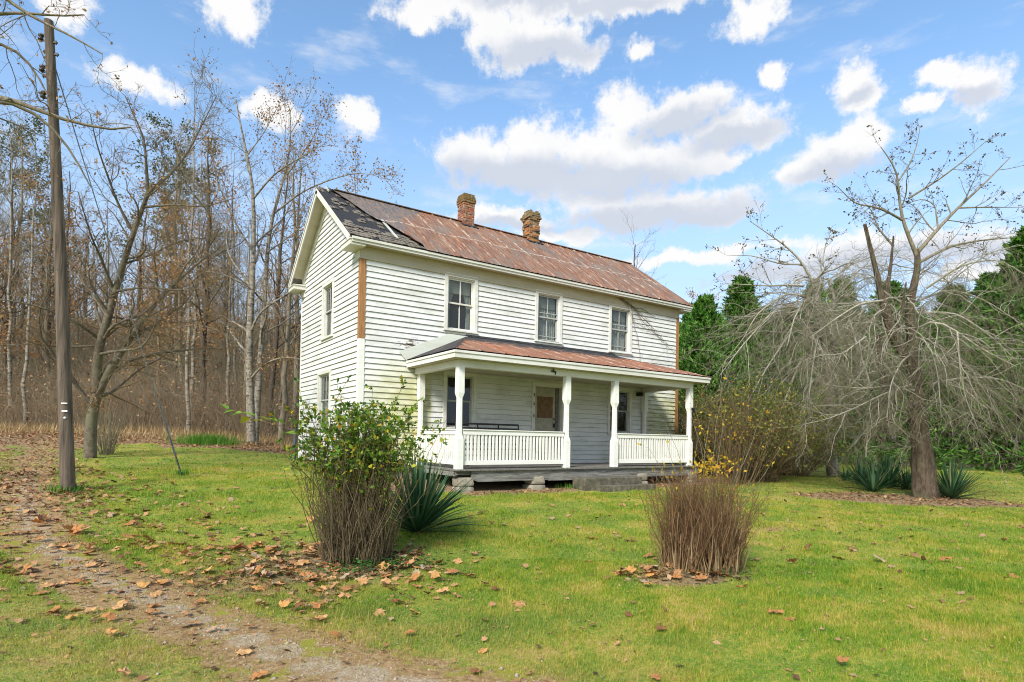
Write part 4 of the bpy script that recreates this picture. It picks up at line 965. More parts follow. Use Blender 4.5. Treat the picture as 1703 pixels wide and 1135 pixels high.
# ------------------------------------------------------------------ leaves on the ground
def scatter(N, fn, rng):
    out = []
    while sum(map(len, out)) < N:
        d = rng.uniform(3.2, 24, 6000); t = rng.uniform(-.92, .92, 6000); keep0 = rng.rand(6000) < d/24
        x = CP[0]+FW[0]*d+RT[0]*t*d; y = CP[1]+FW[1]*d+RT[1]*t*d
        k = (rng.rand(6000) < fn(x, y)) & keep0 & ~in_house(x, y); out.append(np.stack([x[k], y[k]], 1))
    return np.concatenate(out)[:N]
def leafd(x, y):
    n = fbm(x, y, .7, 31, 3); td = trkd(x, y); c = np.clip
    m = littermask(x, y)*.5
    q = np.hypot(x-LB[0], y-LB[1]); m = m+.45*(1-sst(.4, 2.4, q))*(x < LB[0]+1.0)
    m = m+.20*(1-sst(.5, 1.9, td))*sst(-10.5, -8, y)+.22*(1-sst(1, 3.2, td))*sst(-9.5, -6.5, y)*(1-sst(2, 6, y))
    bu = (x-RB[0])*RT[0]+(y-RB[1])*RT[1]; bv = (x-RB[0])*FW[0]+(y-RB[1])*FW[1]; q2 = np.hypot((bu+.42)/.68, (bv+.12)/.36); m = m+3.5*(1-sst(.55, 1.1, q2))
    return c((m*c(.2+1.5*n, 0, 1.4))+.028, 0, 1)
sp = scatter(2700, lambda x, y: np.clip(leafd(x, y), 0, 1)*(1-sst(10, 15, dep_lat(x, y)[0])), rs)
dpt = dep_lat(sp[:, 0], sp[:, 1])[0]; size = rs.uniform(.035, .135, len(sp))*rs.uniform(.7, 1.15, len(sp))*(.72+.28*sst(4.5, 7.5, dpt)); order = np.argsort(-size/dpt)
big, rest = order[:300], order[300:]
# a few distinct single leaf shapes, shared by the scattered leaves
protos = []
for k in range(8):
    V, F = leafmesh(np.zeros((1, 3)), np.array([[1., 0, .05]]), [1.], 'maple', np.random.RandomState(100+k), flat=True); V[:, 2] -= V[:, 2].min()
    me = bpy.data.meshes.new('fallen_leaf'); me.from_pydata([tuple(v) for v in V], [], [tuple(int(i) for i in f) for f in F]); me.update(); protos.append(me)
LC = [('orange_leaf', (.46, .21, .07)), ('tan_leaf', (.58, .33, .14)), ('pale_leaf', (.50, .40, .28)), ('brown_leaf', (.22, .09, .04)), ('gold_leaf', (.62, .33, .10))]
lm = []
for nme, c_ in LC:
    a = M(nme, .7); nn = a.noise(a.pos(obj=True), 5, 4); r_ = a.orand()
    cc = a.mix(a.math('MULTIPLY', r_, .5), c_, (.36, .17, .07)); cc = a.mix(a.sm(nn, .5, .75), cc, tuple(v*.5 for v in c_)); a.leafy(cc, .15); lm.append(a.m)
pmesh = []
for k, me in enumerate(protos):
    for j in range(5):
        c_ = me.copy(); c_.name = 'fallen_leaf'; c_.materials.append(lm[j]); pmesh.append((c_, j))
WHERE = lambda x, y: ('under the leafy shrub' if np.hypot(x-LB[0], y-LB[1]) < 1.4 else 'around the cut brown shrub' if np.hypot(x-RB[0], y-RB[1]) < 1.1 else 'on the gravel track' if trkd(np.array([x]), np.array([y]))[0] < .8 else 'on the grass beside the track' if trkd(np.array([x]), np.array([y]))[0] < 2.6 else 'in front of the porch' if y > -4.5 else 'on the open lawn')
CN = ['orange brown', 'tan', 'pale grey brown', 'dark brown', 'golden tan']
for i in big:
    x, y = sp[i]; me, j = pmesh[rs.choice([0, 1, 2, 3, 4], p=[.34, .26, .08, .12, .20])+5*rs.randint(0, 8)]
    o = bpy.data.objects.new('fallen_leaf', me); COL.objects.link(o); s = size[i]*1.25
    o.location = (x, y, float(gz(x, y))+.014+rs.uniform(0, .012)); o.rotation_euler = (rs.uniform(-.3, .3), rs.uniform(-.3, .3), rs.uniform(0, 6.28)); o.scale = (s, s, s)
    w_ = WHERE(x, y); tag(o, 'dry %s fallen leaf lying %s' % (CN[j], w_), 'leaf', 'fallen leaves lying '+w_)
P3 = np.c_[sp[rest], gz(sp[rest, 0], sp[rest, 1])+.02]
A_ = leafmesh(P3, np.c_[rs.normal(size=(len(rest), 2)), rs.normal(size=len(rest))*.15], size[rest], 'maple', flat=True)
s2 = scatter(9000, lambda x, y: np.clip(littermask(x, y)*1.0+.02, 0, 1), rs); P4 = np.c_[s2, gz(s2[:, 0], s2[:, 1])+.012]
d4 = dep_lat(s2[:, 0], s2[:, 1])[0]
B_ = leafmesh(P4, np.c_[rs.normal(size=(len(s2), 2)), rs.normal(size=len(s2))*.3], rs.uniform(.04, .10, len(s2))*(.7+d4*.035), 'oval', flat=True)
s3 = scatter(15000, lambda x, y: np.clip(.25+.9*fbm(x, y, .8, 41, 3)**2+.3*leafd(x, y), 0, 1), rs); P5 = np.c_[s3, gz(s3[:, 0], s3[:, 1])+.022]
C_ = leafmesh(P5, np.c_[rs.normal(size=(len(s3), 2)), rs.normal(size=len(s3))*.4], rs.uniform(.012, .04, len(s3))*(.7+dep_lat(s3[:, 0], s3[:, 1])[0]*.045), 'oval', flat=True)
V, F = join(A_, B_, C_); tag(npmesh('leaf_litter', V, F, 'leaf_litter'), 'brown leaf litter lying thick at the wood edge, shrubs and tree bed', 'leaves', kind='stuff')
# twigs and clippings under the left shrub
def twigs_on_ground(N, c, r):
    x = c[0]+rs.normal(size=N)*r; y = c[1]+rs.normal(size=N)*r; an = rs.uniform(0, PI, N); l = rs.uniform(.04, .16, N)
    z = gz(x, y)+.012; P = np.stack([np.stack([x-np.cos(an)*l, y-np.sin(an)*l, z], 1), np.stack([x, y, z+.01], 1), np.stack([x+np.cos(an)*l, y+np.sin(an)*l, z+rs.uniform(0, .02, N)], 1)], 1)
    return P, np.full((N, 3), .0028), 3
V, F = tubes([twigs_on_ground(260, LB+np.array([-.8, .1]), .45), twigs_on_ground(120, RB, .3), twigs_on_ground(160, DT, 1.1)])
tag(npmesh('twig_litter', V, F, 'twig_tan'), 'thin dead twigs scattered under the shrubs and broken tree', 'twigs', kind='stuff')
def ivy(c, r, n, label, s=(.03, .07)):
    q = rs.normal(size=(n, 2))*np.array(r); x, y = c[0]+q[:, 0], c[1]+q[:, 1]; z = gz(x, y)+rs.uniform(.02, .11, n)
    V, F = leafmesh(np.stack([x, y, z], 1), np.c_[rs.normal(size=(n, 2)), rs.normal(size=n)*.3], rs.uniform(*s, n), 'oval', flat=True)
    tag(npmesh('ground_ivy', V, F, 'ivy_leaf'), label, 'ivy', kind='stuff')
ivy(LB+np.array([.12, -.28]), (.34, .17), 420, 'low green ivy leaves at the foot of the leafy shrub')
ivy(RB+np.array([.18, -.25]), (.28, .14), 320, 'low green ivy leaves at the foot of the cut brown shrub', (.018, .04))

# ------------------------------------------------------------------ utility pole and guy wire
b0 = G(113, 818); dpole = float((b0-CP)@CF); top = at(81, 35, dpole*1.0)
def rel(P, o): return np.asarray(P)-np.asarray(o)
pole = thing('utility_pole', 'weathered leaning wooden utility pole beside the leafy track', 'pole', tuple(b0))
ax = rel(resamp([b0+(b0-top)*.02, (b0+top)/2+np.array([.03, 0, 0]), top], 14), b0)
V, F = tubes([(ax[None], np.linspace(.116, .070, 14)[None], 20)]); npmesh('pole', V, F, 'pole_wood', pole, True)
V, F = tubes([(np.stack([ax[-1], ax[-1]+np.array([0, 0, .004]), ax[-1]+np.array([0, 0, .03])])[None], np.array([[.070, .070, .001]]), 20)]); npmesh('pole_top', V, F, 'shingle_wood', pole, True)
def pl(t): return ax[0]+(ax[-1]-ax[0])*t
for t in (.965, .90, .845):
    c = pl(t)-RT*.15; m = MB(); m.bar(pl(t)-RT*.05+np.array([0, 0, .05]), c+np.array([0, 0, .06]), .02, .02); m.bar(pl(t)-RT*.05-np.array([0, 0, .05]), c-np.array([0, 0, .06]), .02, .02); m.bar(c+np.array([0, 0, .08]), c-np.array([0, 0, .08]), .016, .016); br = m.build('insulator_bracket', 'dark_metal', pole)
    zz = np.array([-.05, -.045, -.02, 0, .02, .045, .05]); V, F = tubes([(np.stack([c+np.array([0, 0, k]) for k in zz])[None], np.array([[.005, .045, .045, .022, .045, .045, .005]]), 12)]); npmesh('insulator', V, F, 'ceramic', br, True)
for t, s in ((.955, .9), (.93, 1), (.885, -1)):
    m = MB(); c = pl(t)+RT*.08*s; m.bar(c, c+RT*.07*s, .03, .03); m.bar(c+RT*.05*s-np.array([0, 0, .04]), c+RT*.05*s+np.array([0, 0, .03]), .02, .02); m.build('bolt', 'dark_metal', pole)
nf = nrm(CP-b0); nf[2] = 0; nf = nrm(nf)
for t, w_, h_, ox_ in ((.203, .10, .022, 0), (.187, .10, .022, 0)):
    c = pl(t)+nf*.120; m = MB(); m.bar(c-RT*w_/2, c+RT*w_/2, .012, h_); m.build('marker_strip', 'tag_white', pole)
c = pl(.173)+nf*.113; V, F = tubes([(np.stack([c, c+nf*.004, c+nf*.005])[None], np.array([[.022, .022, .001]]), 12)]); npmesh('round_tag', V, F, 'tag_white', pole)
for t in (.70, .74, .62, .55, .81, .48): 
    c = pl(t)+nf*(.116-.046*t)-RT*.02; V, F = tubes([(np.stack([c-nf*.01, c+nf*.002, c+nf*.003])[None], np.array([[.013, .013, .001]]), 8)]); npmesh('bolt_hole', V, F, 'black_iron', pole)
g0 = G(303, 792); gt = b0+pl(.94); gw = thing('guy_wire', 'thin steel guy wire running from the pole top down to the lawn', 'wire', tuple(g0))
q = rel(np.linspace(g0-np.array([0, 0, .05]), gt, 12), g0); q[1:-1, 2] -= np.sin(np.linspace(0, PI, 12))[1:-1]*.05
V, F = tubes([(q[None], np.full((1, 12), .011), 6)]); npmesh('wire', V, F, 'steel', gw, True)
d_ = (q[-1]-q[0]); d_ = d_/np.linalg.norm(d_)
V, F = tubes([(np.stack([d_*.0, d_*.45])[None], np.full((1, 2), .009), 8)]); npmesh('anchor_rod', V, F, 'dark_metal', gw, True)
V, F = tubes([(np.stack([d_*t for t in (.45, .5, .56, .6, .9, .95, 1.2)])[None], np.array([[.01, .02, .02, .012, .013, .02, .01]]), 8)]); npmesh('grip', V, F, 'steel', gw, True)
V, F = tubes([(np.stack([d_*1.2, d_*1.7])[None]+np.array([.012, 0, 0]), np.full((1, 2), .008), 8)]); npmesh('wire_guard', V, F, 'steel', gw, True)
#@@PART4
# ------------------------------------------------------------------ trees
def tree_parts(root, base, sets_trunk, sets_branch, leaf=None, mats=('bark_gray', 'twig_brown', 'leaf_tan'), names=('trunk', 'branches', 'leaves')):
    base = np.asarray(base)
    o = []
    V, F = tubes([(P-base, R, k) for P, R, k in sets_trunk]); o.append(npmesh(names[0], V, F, mats[0], root, True))
    if sets_branch: V, F = tubes([(P-base, R, k) for P, R, k in sets_branch]); o.append(npmesh(names[1], V, F, mats[1], root, True))
    if leaf is not None:
        V, F = leaf; o.append(npmesh(names[2], V-base, F, mats[2], root))
    return o
LS = 1.
def limb(pts, r0, r1, n=12, jit=.0):
    """pts in (px, py, depth) or world points with len 3 flagged by type"""
    W_ = np.array([at(*p) for p in pts]); r0, r1 = r0*LS, r1*LS; P = resamp(W_, n); P[1:-1] += rs.normal(size=(n-2, 3))*jit
    return P, np.linspace(r0, r1, n)**1.0
def stack(ls):
    n = max(len(l[0]) for l in ls); f = lambda A: np.stack([np.interp(np.linspace(0, 1, n), np.linspace(0, 1, len(A)), A[:, k]) for k in range(A.shape[1])], 1)
    return np.stack([f(l[0]) for l in ls]), np.stack([f(l[1][:, None])[:, 0] for l in ls])

# --- A: gnarled bare tree beside the track
def handtree(name, label, limbs, lv, mats, leafargs=None, root_flare=None, group=None):
    P, R = stack(limbs); base = P[0, 0].copy(); base[2] = float(gz(base[0], base[1])); root = thing(name, label, 'tree', tuple(base), group)
    sets = [(P, R, 8)]; br = []; cur = (P, R); tips = None
    for j, a_ in enumerate(lv):
        C = kids(cur[0], cur[1], **a_); (sets if j == 0 else br).append((C[0], C[1], 5 if j == 0 else (4 if j == 1 else 3))); cur = C; last = C
        if j == 0 and a_.get('n') : pass
    lf = None
    if leafargs:
        src = leafargs.get('src', last[0]); 
        if leafargs.get('clump'):
            c, d = ends_of(last[0], leafargs['clump'], .5); k = leafargs['N']//leafargs['clump']; c = np.repeat(c, k, 0)+rs.normal(size=(len(c)*k, 3))*leafargs.get('spread', .12); d = np.repeat(d, k, 0)
        else: c, d = ends_of(last[0], leafargs['N'], .3)
        d = nrm(d+rs.normal(size=d.shape)*.9+np.array([0, 0, -.5])); lf = leafmesh(c, d, rs.uniform(*leafargs['s'], len(c)), leafargs.get('shape', 'oval'))
    o = tree_parts(root, base, sets, br, lf, mats)
    return root, last
LS = .80
D1 = float((G(150, 762)-CP)@CF)
def dz(*p): return [(a_, b_, D1+c_) for a_, b_, c_ in p]
la = [limb(dz((150, 768, 0), (150, 700, 0), (160, 650, 0), (190, 603, .1), (219, 558, .2), (245, 520, .3), (262, 500, .5), (300, 462, .9), (345, 425, 1.4)), .20, .03, 14),
      limb(dz((160, 652, 0), (161, 610, -.1), (164, 575, -.2), (180, 530, -.3), (191, 485, -.3), (205, 440, -.4), (220, 392, -.5), (236, 350, -.6), (246, 322, -.7)), .155, .06, 14),
      limb(dz((246, 322, -.7), (243, 270, -.8), (240, 230, -.9), (222, 190, -1), (208, 160, -1.2)), .055, .012),
      limb(dz((246, 322, -.7), (285, 290, -.6), (312, 255, -.5), (335, 210, -.3), (360, 160, 0)), .05, .012),
      limb(dz((222, 389, -.5), (196, 340, -.8), (178, 290, -1.2), (160, 240, -1.6), (150, 190, -2)), .05, .01),
      limb(dz((240, 345, -.6), (290, 340, -1), (340, 345, -1.4), (390, 330, -1.8)), .045, .01),
      limb(dz((190, 485, -.3), (168, 430, -.9), (150, 390, -1.5), (130, 320, -2)), .05, .01),
      limb(dz((191, 485, -.3), (243, 477, -.8), (300, 484, -1.4), (360, 478, -2.)), .045, .01),
      limb(dz((162, 562, -.2), (140, 545, -.6), (118, 530, -.9), (60, 508, -1.4), (0, 497, -1.8), (-60, 500, -2)), .05, .01),
      limb(dz((162, 590, -.1), (195, 584, -.7), (239, 580, -1.2), (256, 550, -1.5), (268, 510, -1.7), (276, 478, -1.9)), .055, .012),
      limb(dz((178, 560, .0), (205, 535, .6), (250, 532, 1), (310, 540, 1.5), (370, 520, 1.8)), .045, .01),
      limb(dz((170, 640, 0), (155, 665, -.4), (146, 680, -.5)), .035, .012),
      limb(dz((205, 440, -.4), (250, 425, -.2), (300, 400, 0), (380, 392, .3)), .04, .01),
      limb(dz((164, 575, -.2), (110, 578, -.4), (50, 572, -.6), (0, 575, -.8)), .04, .01),
      limb(dz((219, 558, .2), (250, 575, 0), (300, 590, -.3), (350, 600, -.5)), .035, .008),
      limb(dz((180, 530, -.3), (140, 470, 0), (90, 430, .3), (30, 410, .6)), .04, .01)]
handtree('bare_tree', 'gnarled bare tree with a forked lichen-grey trunk beside the track', la,
    [dict(k=13, t0=.22, t1=1, a0=30, a1=75, lr=.46, n=9, up=.05, wob=.22, rr=.5, rend=.3, rmin=.006), dict(k=9, t0=.15, t1=1, a0=25, a1=65, lr=.45, n=6, up=.04, wob=.22, rr=.55, rmin=.004), dict(k=5, t0=.2, t1=1, a0=25, a1=60, lr=.5, n=4, up=.03, wob=.18, rr=.6, rmin=.0032)],
    ('bark_moss', 'twig_brown', 'leaf_tan'), dict(N=1500, s=(.04, .09), clump=260, spread=.08))
# --- B: pale tree near the gable
D2 = 22.5; LS = .68
def dz(*p): return [(a_, b_, D2+c_) for a_, b_, c_ in p]
lb = [limb(dz((418, 735, 0), (417, 690, 0), (415, 627, 0), (414, 562, 0), (418, 500, 0), (421, 450, .1), (422, 380, .1), (422, 307, .1), (411, 259, 0), (400, 210, 0), (392, 165, 0)), .25, .03, 16),
      limb(dz((415, 560, 0), (426, 526, -.2), (450, 505, -.4), (480, 490, -.7), (510, 455, -1), (520, 420, -1.2)), .08, .015),
      limb(dz((416, 632, 0), (432, 612, -.3), (454, 598, -.6), (480, 594, -.8), (510, 600, -1)), .075, .02),
      limb(dz((424, 735, .8), (428, 660, .8), (434, 590, .9), (440, 500, 1), (444, 420, 1.1), (452, 350, 1.2), (478, 290, 1.3), (486, 230, 1.4), (482, 180, 1.5)), .21, .03, 14),
      limb(dz((422, 330, .1), (455, 290, -.4), (500, 262, -.9), (540, 240, -1.2)), .06, .012),
      limb(dz((450, 360, 1.2), (500, 320, 1.0), (545, 300, .8), (600, 285, .6), (650, 300, .3)), .06, .01),
      limb(dz((421, 420, 0), (390, 370, -.5), (360, 300, -.9), (350, 240, -1.2)), .07, .012),
      limb(dz((478, 290, 1.3), (515, 240, 1.), (535, 200, .8), (545, 180, .8)), .05, .01),
      limb(dz((415, 600, 0), (380, 560, -.5), (340, 540, -1), (290, 545, -1.5)), .055, .012),
      limb(dz((418, 480, 0), (370, 455, -.6), (320, 450, -1), (270, 430, -1.6)), .055, .012),
      limb(dz((444, 420, 1.1), (480, 395, .9), (510, 370, .8), (540, 355, .6)), .05, .012),
      limb(dz((411, 259, 0), (440, 220, .2), (455, 190, .3), (470, 165, .3)), .04, .01)]
handtree('bare_tree', 'tall pale-barked tree with clumps of tan leaves, nearest the gable wall', lb,
    [dict(k=10, t0=.25, t1=1, a0=30, a1=65, lr=.32, n=8, up=.07, wob=.16, rr=.5, rend=.3, rmin=.008), dict(k=7, t0=.2, t1=1, a0=25, a1=65, lr=.42, n=6, up=.06, wob=.18, rr=.55, rmin=.006), dict(k=4, t0=.2, t1=1, a0=25, a1=60, lr=.5, n=4, up=.05, wob=.16, rr=.6, rmin=.0045)],
    ('bark_pale', 'twig_brown', 'leaf_tan'), dict(N=5200, s=(.05, .11), clump=1700, spread=.2))
# --- C: off-frame tree whose limbs reach in at the top left
D3 = 9.5; LS = 1.
def dz(*p): return [(a_, b_, D3+c_) for a_, b_, c_ in p]
lc = [limb(dz((-260, 840, 0), (-262, 600, 0), (-255, 400, 0), (-258, 220, 0), (-240, 60, 0), (-230, -120, 0), (-240, -300, .2)), .20, .06, 14),
      limb(dz((-256, 330, 0), (-150, 190, -.2), (-40, 155, -.3), (40, 170, -.4), (80, 192, -.4), (115, 207, -.3), (150, 206, -.2), (195, 226, -.2), (218, 212, -.1)), .085, .012, 16),
      limb(dz((-250, 260, 0), (-120, 130, .3), (-30, 60, .5), (20, 75, .6), (60, 115, .6), (80, 160, .7)), .06, .012, 14),
      limb(dz((-245, 150, 0), (-100, 40, .2), (0, 22, .1), (50, 20, 0), (90, 30, 0), (140, 25, .1)), .06, .01, 14),
      limb(dz((-240, 60, 0), (-80, -40, -.2), (0, -20, -.3), (30, 20, -.3), (80, 40, -.3), (120, 60, -.3), (170, 90, -.3)), .06, .009, 14),
      limb(dz((-256, 380, 0), (-130, 230, -.1), (-40, 160, 0), (30, 165, .3), (85, 205, .5), (120, 250, .6), (150, 310, .7)), .07, .01, 14)]
handtree('bare_tree', 'overhanging tree outside the left edge, its mossy limbs reaching across the pole top', lc,
    [dict(k=9, t0=.35, t1=1, a0=30, a1=75, lr=.26, n=8, up=-.02, wob=.2, rr=.45, rend=.3, rmin=.004, fall=.2), dict(k=6, t0=.2, t1=1, a0=25, a1=70, lr=.45, n=6, up=.0, wob=.2, rr=.5, rmin=.0028), dict(k=3, t0=.2, t1=1, a0=25, a1=60, lr=.5, n=4, up=.0, wob=.18, rr=.6, rmin=.002)],
    ('bark_gray', 'twig_brown', 'leaf_tan'), dict(N=420, s=(.03, .07)))
# --- shrub by the track tree
def shrub(name, label, base, ns, h, r, spread, rad, mats, lv=None, leaf=None, n=7, top=None, group=None, cat='shrub', up=.05, wob=.08, lean=None, hvar=(.6, 1.1), tilt=.09):
    base = np.array([base[0], base[1], float(gz(base[0], base[1]))]) if len(base) < 3 else np.asarray(base)
    root = thing(name, label, cat, tuple(base), group); an = rs.uniform(0, 2*PI, ns); rr_ = np.sqrt(rs.rand(ns))*r
    st = np.stack([np.cos(an)*rr_, np.sin(an)*rr_, np.full(ns, -.03)], 1); d = nrm(np.stack([np.cos(an)*spread*rr_/r, np.sin(an)*spread*rr_/r, np.ones(ns)], 1)+rs.normal(size=(ns, 3))*tilt)
    if lean is not None: d = nrm(d+np.array(lean))
    H = h*rs.uniform(*hvar, ns); C = np.zeros((ns, n, 3)); C[:, 0] = st
    for s in range(1, n):
        d = nrm(d+rs.normal(size=(ns, 3))*wob+np.array([0, 0, up])); C[:, s] = C[:, s-1]+d*(H/(n-1))[:, None]
    R = rs.uniform(*rad, ns)[:, None]*np.linspace(1, .35, n)[None]
    V, F = tubes([(C, R, 5)]); npmesh('stems', V, F, mats[0], root, True); cur = (C, R); sets = []
    for j, a_ in enumerate(lv or []):
        cur = kids(cur[0], cur[1], **a_); sets.append((cur[0], cur[1], 3))
    if sets: V, F = tubes(sets); npmesh('twigs', V, F, mats[1], root, True)
    if leaf:
        c, dd = ends_of(cur[0], leaf['N'], leaf.get('t0', .2)); k = np.ones(len(c), bool)
        if 'zmin' in leaf: k = c[:, 2] > leaf['zmin']+rs.normal(size=len(c))*leaf.get('zs', .15)
        c, dd = c[k], dd[k]; dd = nrm(dd*.4+rs.normal(size=dd.shape)*.7+np.array([0, 0, .15])); V, F = leafmesh(c, dd, rs.uniform(*leaf['s'], len(c)), leaf.get('shape', 'oval'))
        npmesh('leaves', V, F, mats[2], root)
    return root, C, cur
shrub('bare_shrub', 'small bare upright shrub at the foot of the gnarled track tree', G(176, 757), 60, 1.5, .16, .5, (.006, .012), ('twig_tan', 'twig_tan', 'leaf_tan'), [dict(k=4, t0=.2, t1=1, a0=15, a1=45, lr=.4, n=4, rmin=.003)])
# --- left foreground shrub: dense cut stems, leafy top
dLB = float((G(592, 940)-CP)@CF)
LB3 = G(592, 930)
shrub('leafy_shrub', 'tall foreground shrub with grey-brown stems below and green leaves above', LB3, 460, 1.72, .40, .05, (.003, .0075), ('stem_gray', 'stem_gray', 'leaf_green'),
    [dict(k=12, t0=.04, t1=1, a0=20, a1=100, lr=.14, n=5, up=.04, wob=.24, rmin=.0018, rr=.5, lmin=.07)], dict(N=34000, s=(.034, .075), zmin=1.15, zs=.14), n=13, wob=.13, hvar=(.4, 1.15), up=.12, tilt=.10)
LR = [o for o in bpy.data.objects if o.name.startswith('leafy_shrub')][0]
# long whips with sparse leaves standing over it, and a spray of large leaves to the left
wh = []
for (px, py), (qx, qy), (tx, ty) in (((560, 800), (545, 690), (578, 632)), ((600, 790), (580, 700), (560, 640)), ((620, 790), (640, 700), (672, 640)), ((640, 800), (660, 720), (690, 672)), ((540, 800), (515, 720), (500, 655)), ((610, 780), (618, 690), (620, 645)), ((590, 800), (600, 740), (645, 670)), ((570, 830), (530, 770), (505, 720)), ((630, 830), (668, 760), (700, 742))):
    wh.append(limb([(592+(px-592)*.5, 925, dLB), (px, py, dLB), (qx, qy, dLB-.05), (tx, ty, dLB-.1)], .006, .0022, 10, .006))
wl = [limb([(560, 830, dLB), (520, 745, dLB-.05), (488, 712, dLB-.1), (440, 703, dLB-.1), (380, 683, dLB-.1)], .006, .002, 10)]
P, R = stack(wh+wl); kk = kids(P[:9], R[:9], k=9, t0=.35, t1=1, a0=25, a1=65, lr=.075, n=4, rmin=.0015, fall=0.1)
V, F = tubes([(P-LB3, R, 5), (kk[0]-LB3, kk[1], 3)]); npmesh('long_shoots', V, F, 'twig_brown', LR, True)
c, d = ends_of(kk[0], 620, .1); V, F = leafmesh(c, nrm(d+rs.normal(size=d.shape)*.6), rs.uniform(.03, .06, len(c)), 'oval'); npmesh('shoot_leaves', V-LB3, F, 'leaf_green', LR)
bl = P[-1]; pts = []; dd = []
for t in (.52, .60, .66, .70, .76, .80, .85, .90, .95, 1.):
    q = t*(len(bl)-1); i = min(int(q), len(bl)-2); c = bl[i]+(bl[i+1]-bl[i])*(q-i); pts.append(c+np.array([0, 0, rs.uniform(-.01, .05)])); dd.append(-RT*.9+np.array([0, 0, rs.uniform(-.5, .5)])+FW*rs.uniform(-.5, .5))
V, F = leafmesh(np.array(pts), np.array(dd), rs.uniform(.14, .19, len(pts)), 'oval', flat=True); npmesh('large_leaves', V-LB3, F, 'leaf_bright', LR)
# --- right foreground shrub: hard-cut brown stems
RB3 = G(1165, 945)
shrub('cut_shrub', 'cut-back brown shrub with bare upright stems and a few yellow leaves', RB3, 560, 1.10, .46, .0, (.0025, .008), ('stem_cut', 'twig_red', 'leaf_yellow'),
    [dict(k=20, t0=.30, t1=1, a0=15, a1=80, lr=.18, n=5, up=.06, wob=.25, rmin=.0018, rr=.5, lmin=.07)], None, n=12, wob=.13, hvar=(.4, 1.18), up=.09, tilt=.10)
nq = 85; an = rs.uniform(0, 2*PI, nq); rr_ = .50*np.sqrt(rs.rand(nq)); C = np.zeros((nq, 9, 3)); C[:, 0] = np.stack([np.cos(an)*rr_, np.sin(an)*rr_, 0*an-.03], 1); dd = nrm(np.stack([np.cos(an)*.1, np.sin(an)*.1, 0*an+1], 1)+rs.normal(size=(nq, 3))*.11); hh = rs.uniform(.3, .85, nq)
for s_ in range(1, 9): dd = nrm(dd+rs.normal(size=(nq, 3))*.08+np.array([0, 0, .08])); C[:, s_] = C[:, s_-1]+dd*(hh/8)[:, None]
V, F = tubes([(C, rs.uniform(.006, .014, nq)[:, None]*np.linspace(1, .6, 9)[None], 6)]); npmesh('cut_stems', V, F, 'stem_old', [o for o in bpy.data.objects if o.name.startswith('cut_shrub')][0], True)
CRt = [o for o in bpy.data.objects if o.name.startswith('cut_shrub')][0]; dRB = float((RB3-CP)@CF)
wh = [limb([(1165+(px-1165)*.3, 930, dRB), (px, py, dRB), ((px+qx)/2+rs.uniform(-6, 6), (py+qy)/2, dRB+.1), (qx, qy, dRB+.15)], .006, .0018, 10, .008) for (px, py), (qx, qy) in
      (((1215, 870), (1296, 748)), ((1200, 850), (1270, 690)), ((1150, 830), (1105, 700)), ((1130, 830), (1078, 745)), ((1170, 820), (1180, 700)), ((1190, 830), (1205, 690)), ((1180, 820), (1200, 640)), ((1140, 820), (1110, 740)), ((1160, 820), (1160, 720)), ((1210, 840), (1240, 745)), ((1185, 820), (1150, 690)), ((1120, 860), (1088, 780)))]
P, R = stack(wh); kk = kids(P, R, k=6, t0=.4, t1=1, a0=18, a1=50, lr=.2, n=4, rmin=.0014)
V, F = tubes([(P-RB3, R, 5), (kk[0]-RB3, kk[1], 3)]); npmesh('long_shoots', V, F, 'twig_tan', CRt, True)
c0 = at(1182, 775, dRB); cs = c0+rs.normal(size=(170, 3))*np.array([.14, .14, .07]); c, d = ends_of(kk[0], 110, .3)
c = np.r_[cs, c]; V, F = leafmesh(c, rs.normal(size=(len(c), 3)), rs.uniform(.035, .065, len(c)), 'oval'); npmesh('leaves', V-RB3, F, 'leaf_yellow', CRt)
# --- yuccas
def yucca(base, n, l, label, w=.042):
    base = np.asarray(base); root = thing('yucca', label, 'plant', tuple(base), 'yuccas'); an = rs.uniform(0, 2*PI, n); el = np.radians(np.clip(rs.normal(58, 24, n), -4, 88)); ln = l*rs.uniform(.65, 1.1, n)
    k = 7; t = np.linspace(0, 1, k)[None]; dr = rs.uniform(.0, .28, n)[:, None]*np.cos(el)[:, None]**.5
    hz = np.cos(el)[:, None]*t*ln[:, None]; zz = np.sin(el)[:, None]*t*ln[:, None]-dr*ln[:, None]*t**2.5; zz = np.maximum(zz, .015)
    C = np.stack([np.cos(an)[:, None]*(hz+.04), np.sin(an)[:, None]*(hz+.04), zz], -1); wd = w*rs.uniform(.75, 1.2, n)[:, None]*np.array([.8, .95, 1, .9, .72, .42, .03])[None]
    S = np.stack([-np.sin(an), np.cos(an), 0*an], 1)[:, None]*wd[..., None]/2; up_ = np.array([0, 0, 1.])*wd[..., None]*.28
    V = np.stack([C-S+up_, C-up_*.3, C+S+up_], 2).reshape(-1, 3); i = np.arange(n)[:, None, None]*k*3+np.arange(k-1)[None, :, None]*3+np.arange(2)[None, None]; i = i.reshape(-1)
    npmesh('leaves', V, np.stack([i, i+1, i+4, i+3], 1), 'yucca_leaf', root)
    V, F = tubes([(np.array([[[0, 0, -.05], [0, 0, .05], [0, 0, .16]]]), np.array([[.05, .06, .03]]), 8)]); npmesh('stem', V, F, 'bark_dark', root, True); return root
yucca(G(694, 886), 250, 1.30, 'large dark green yucca right beside the leafy foreground shrub')
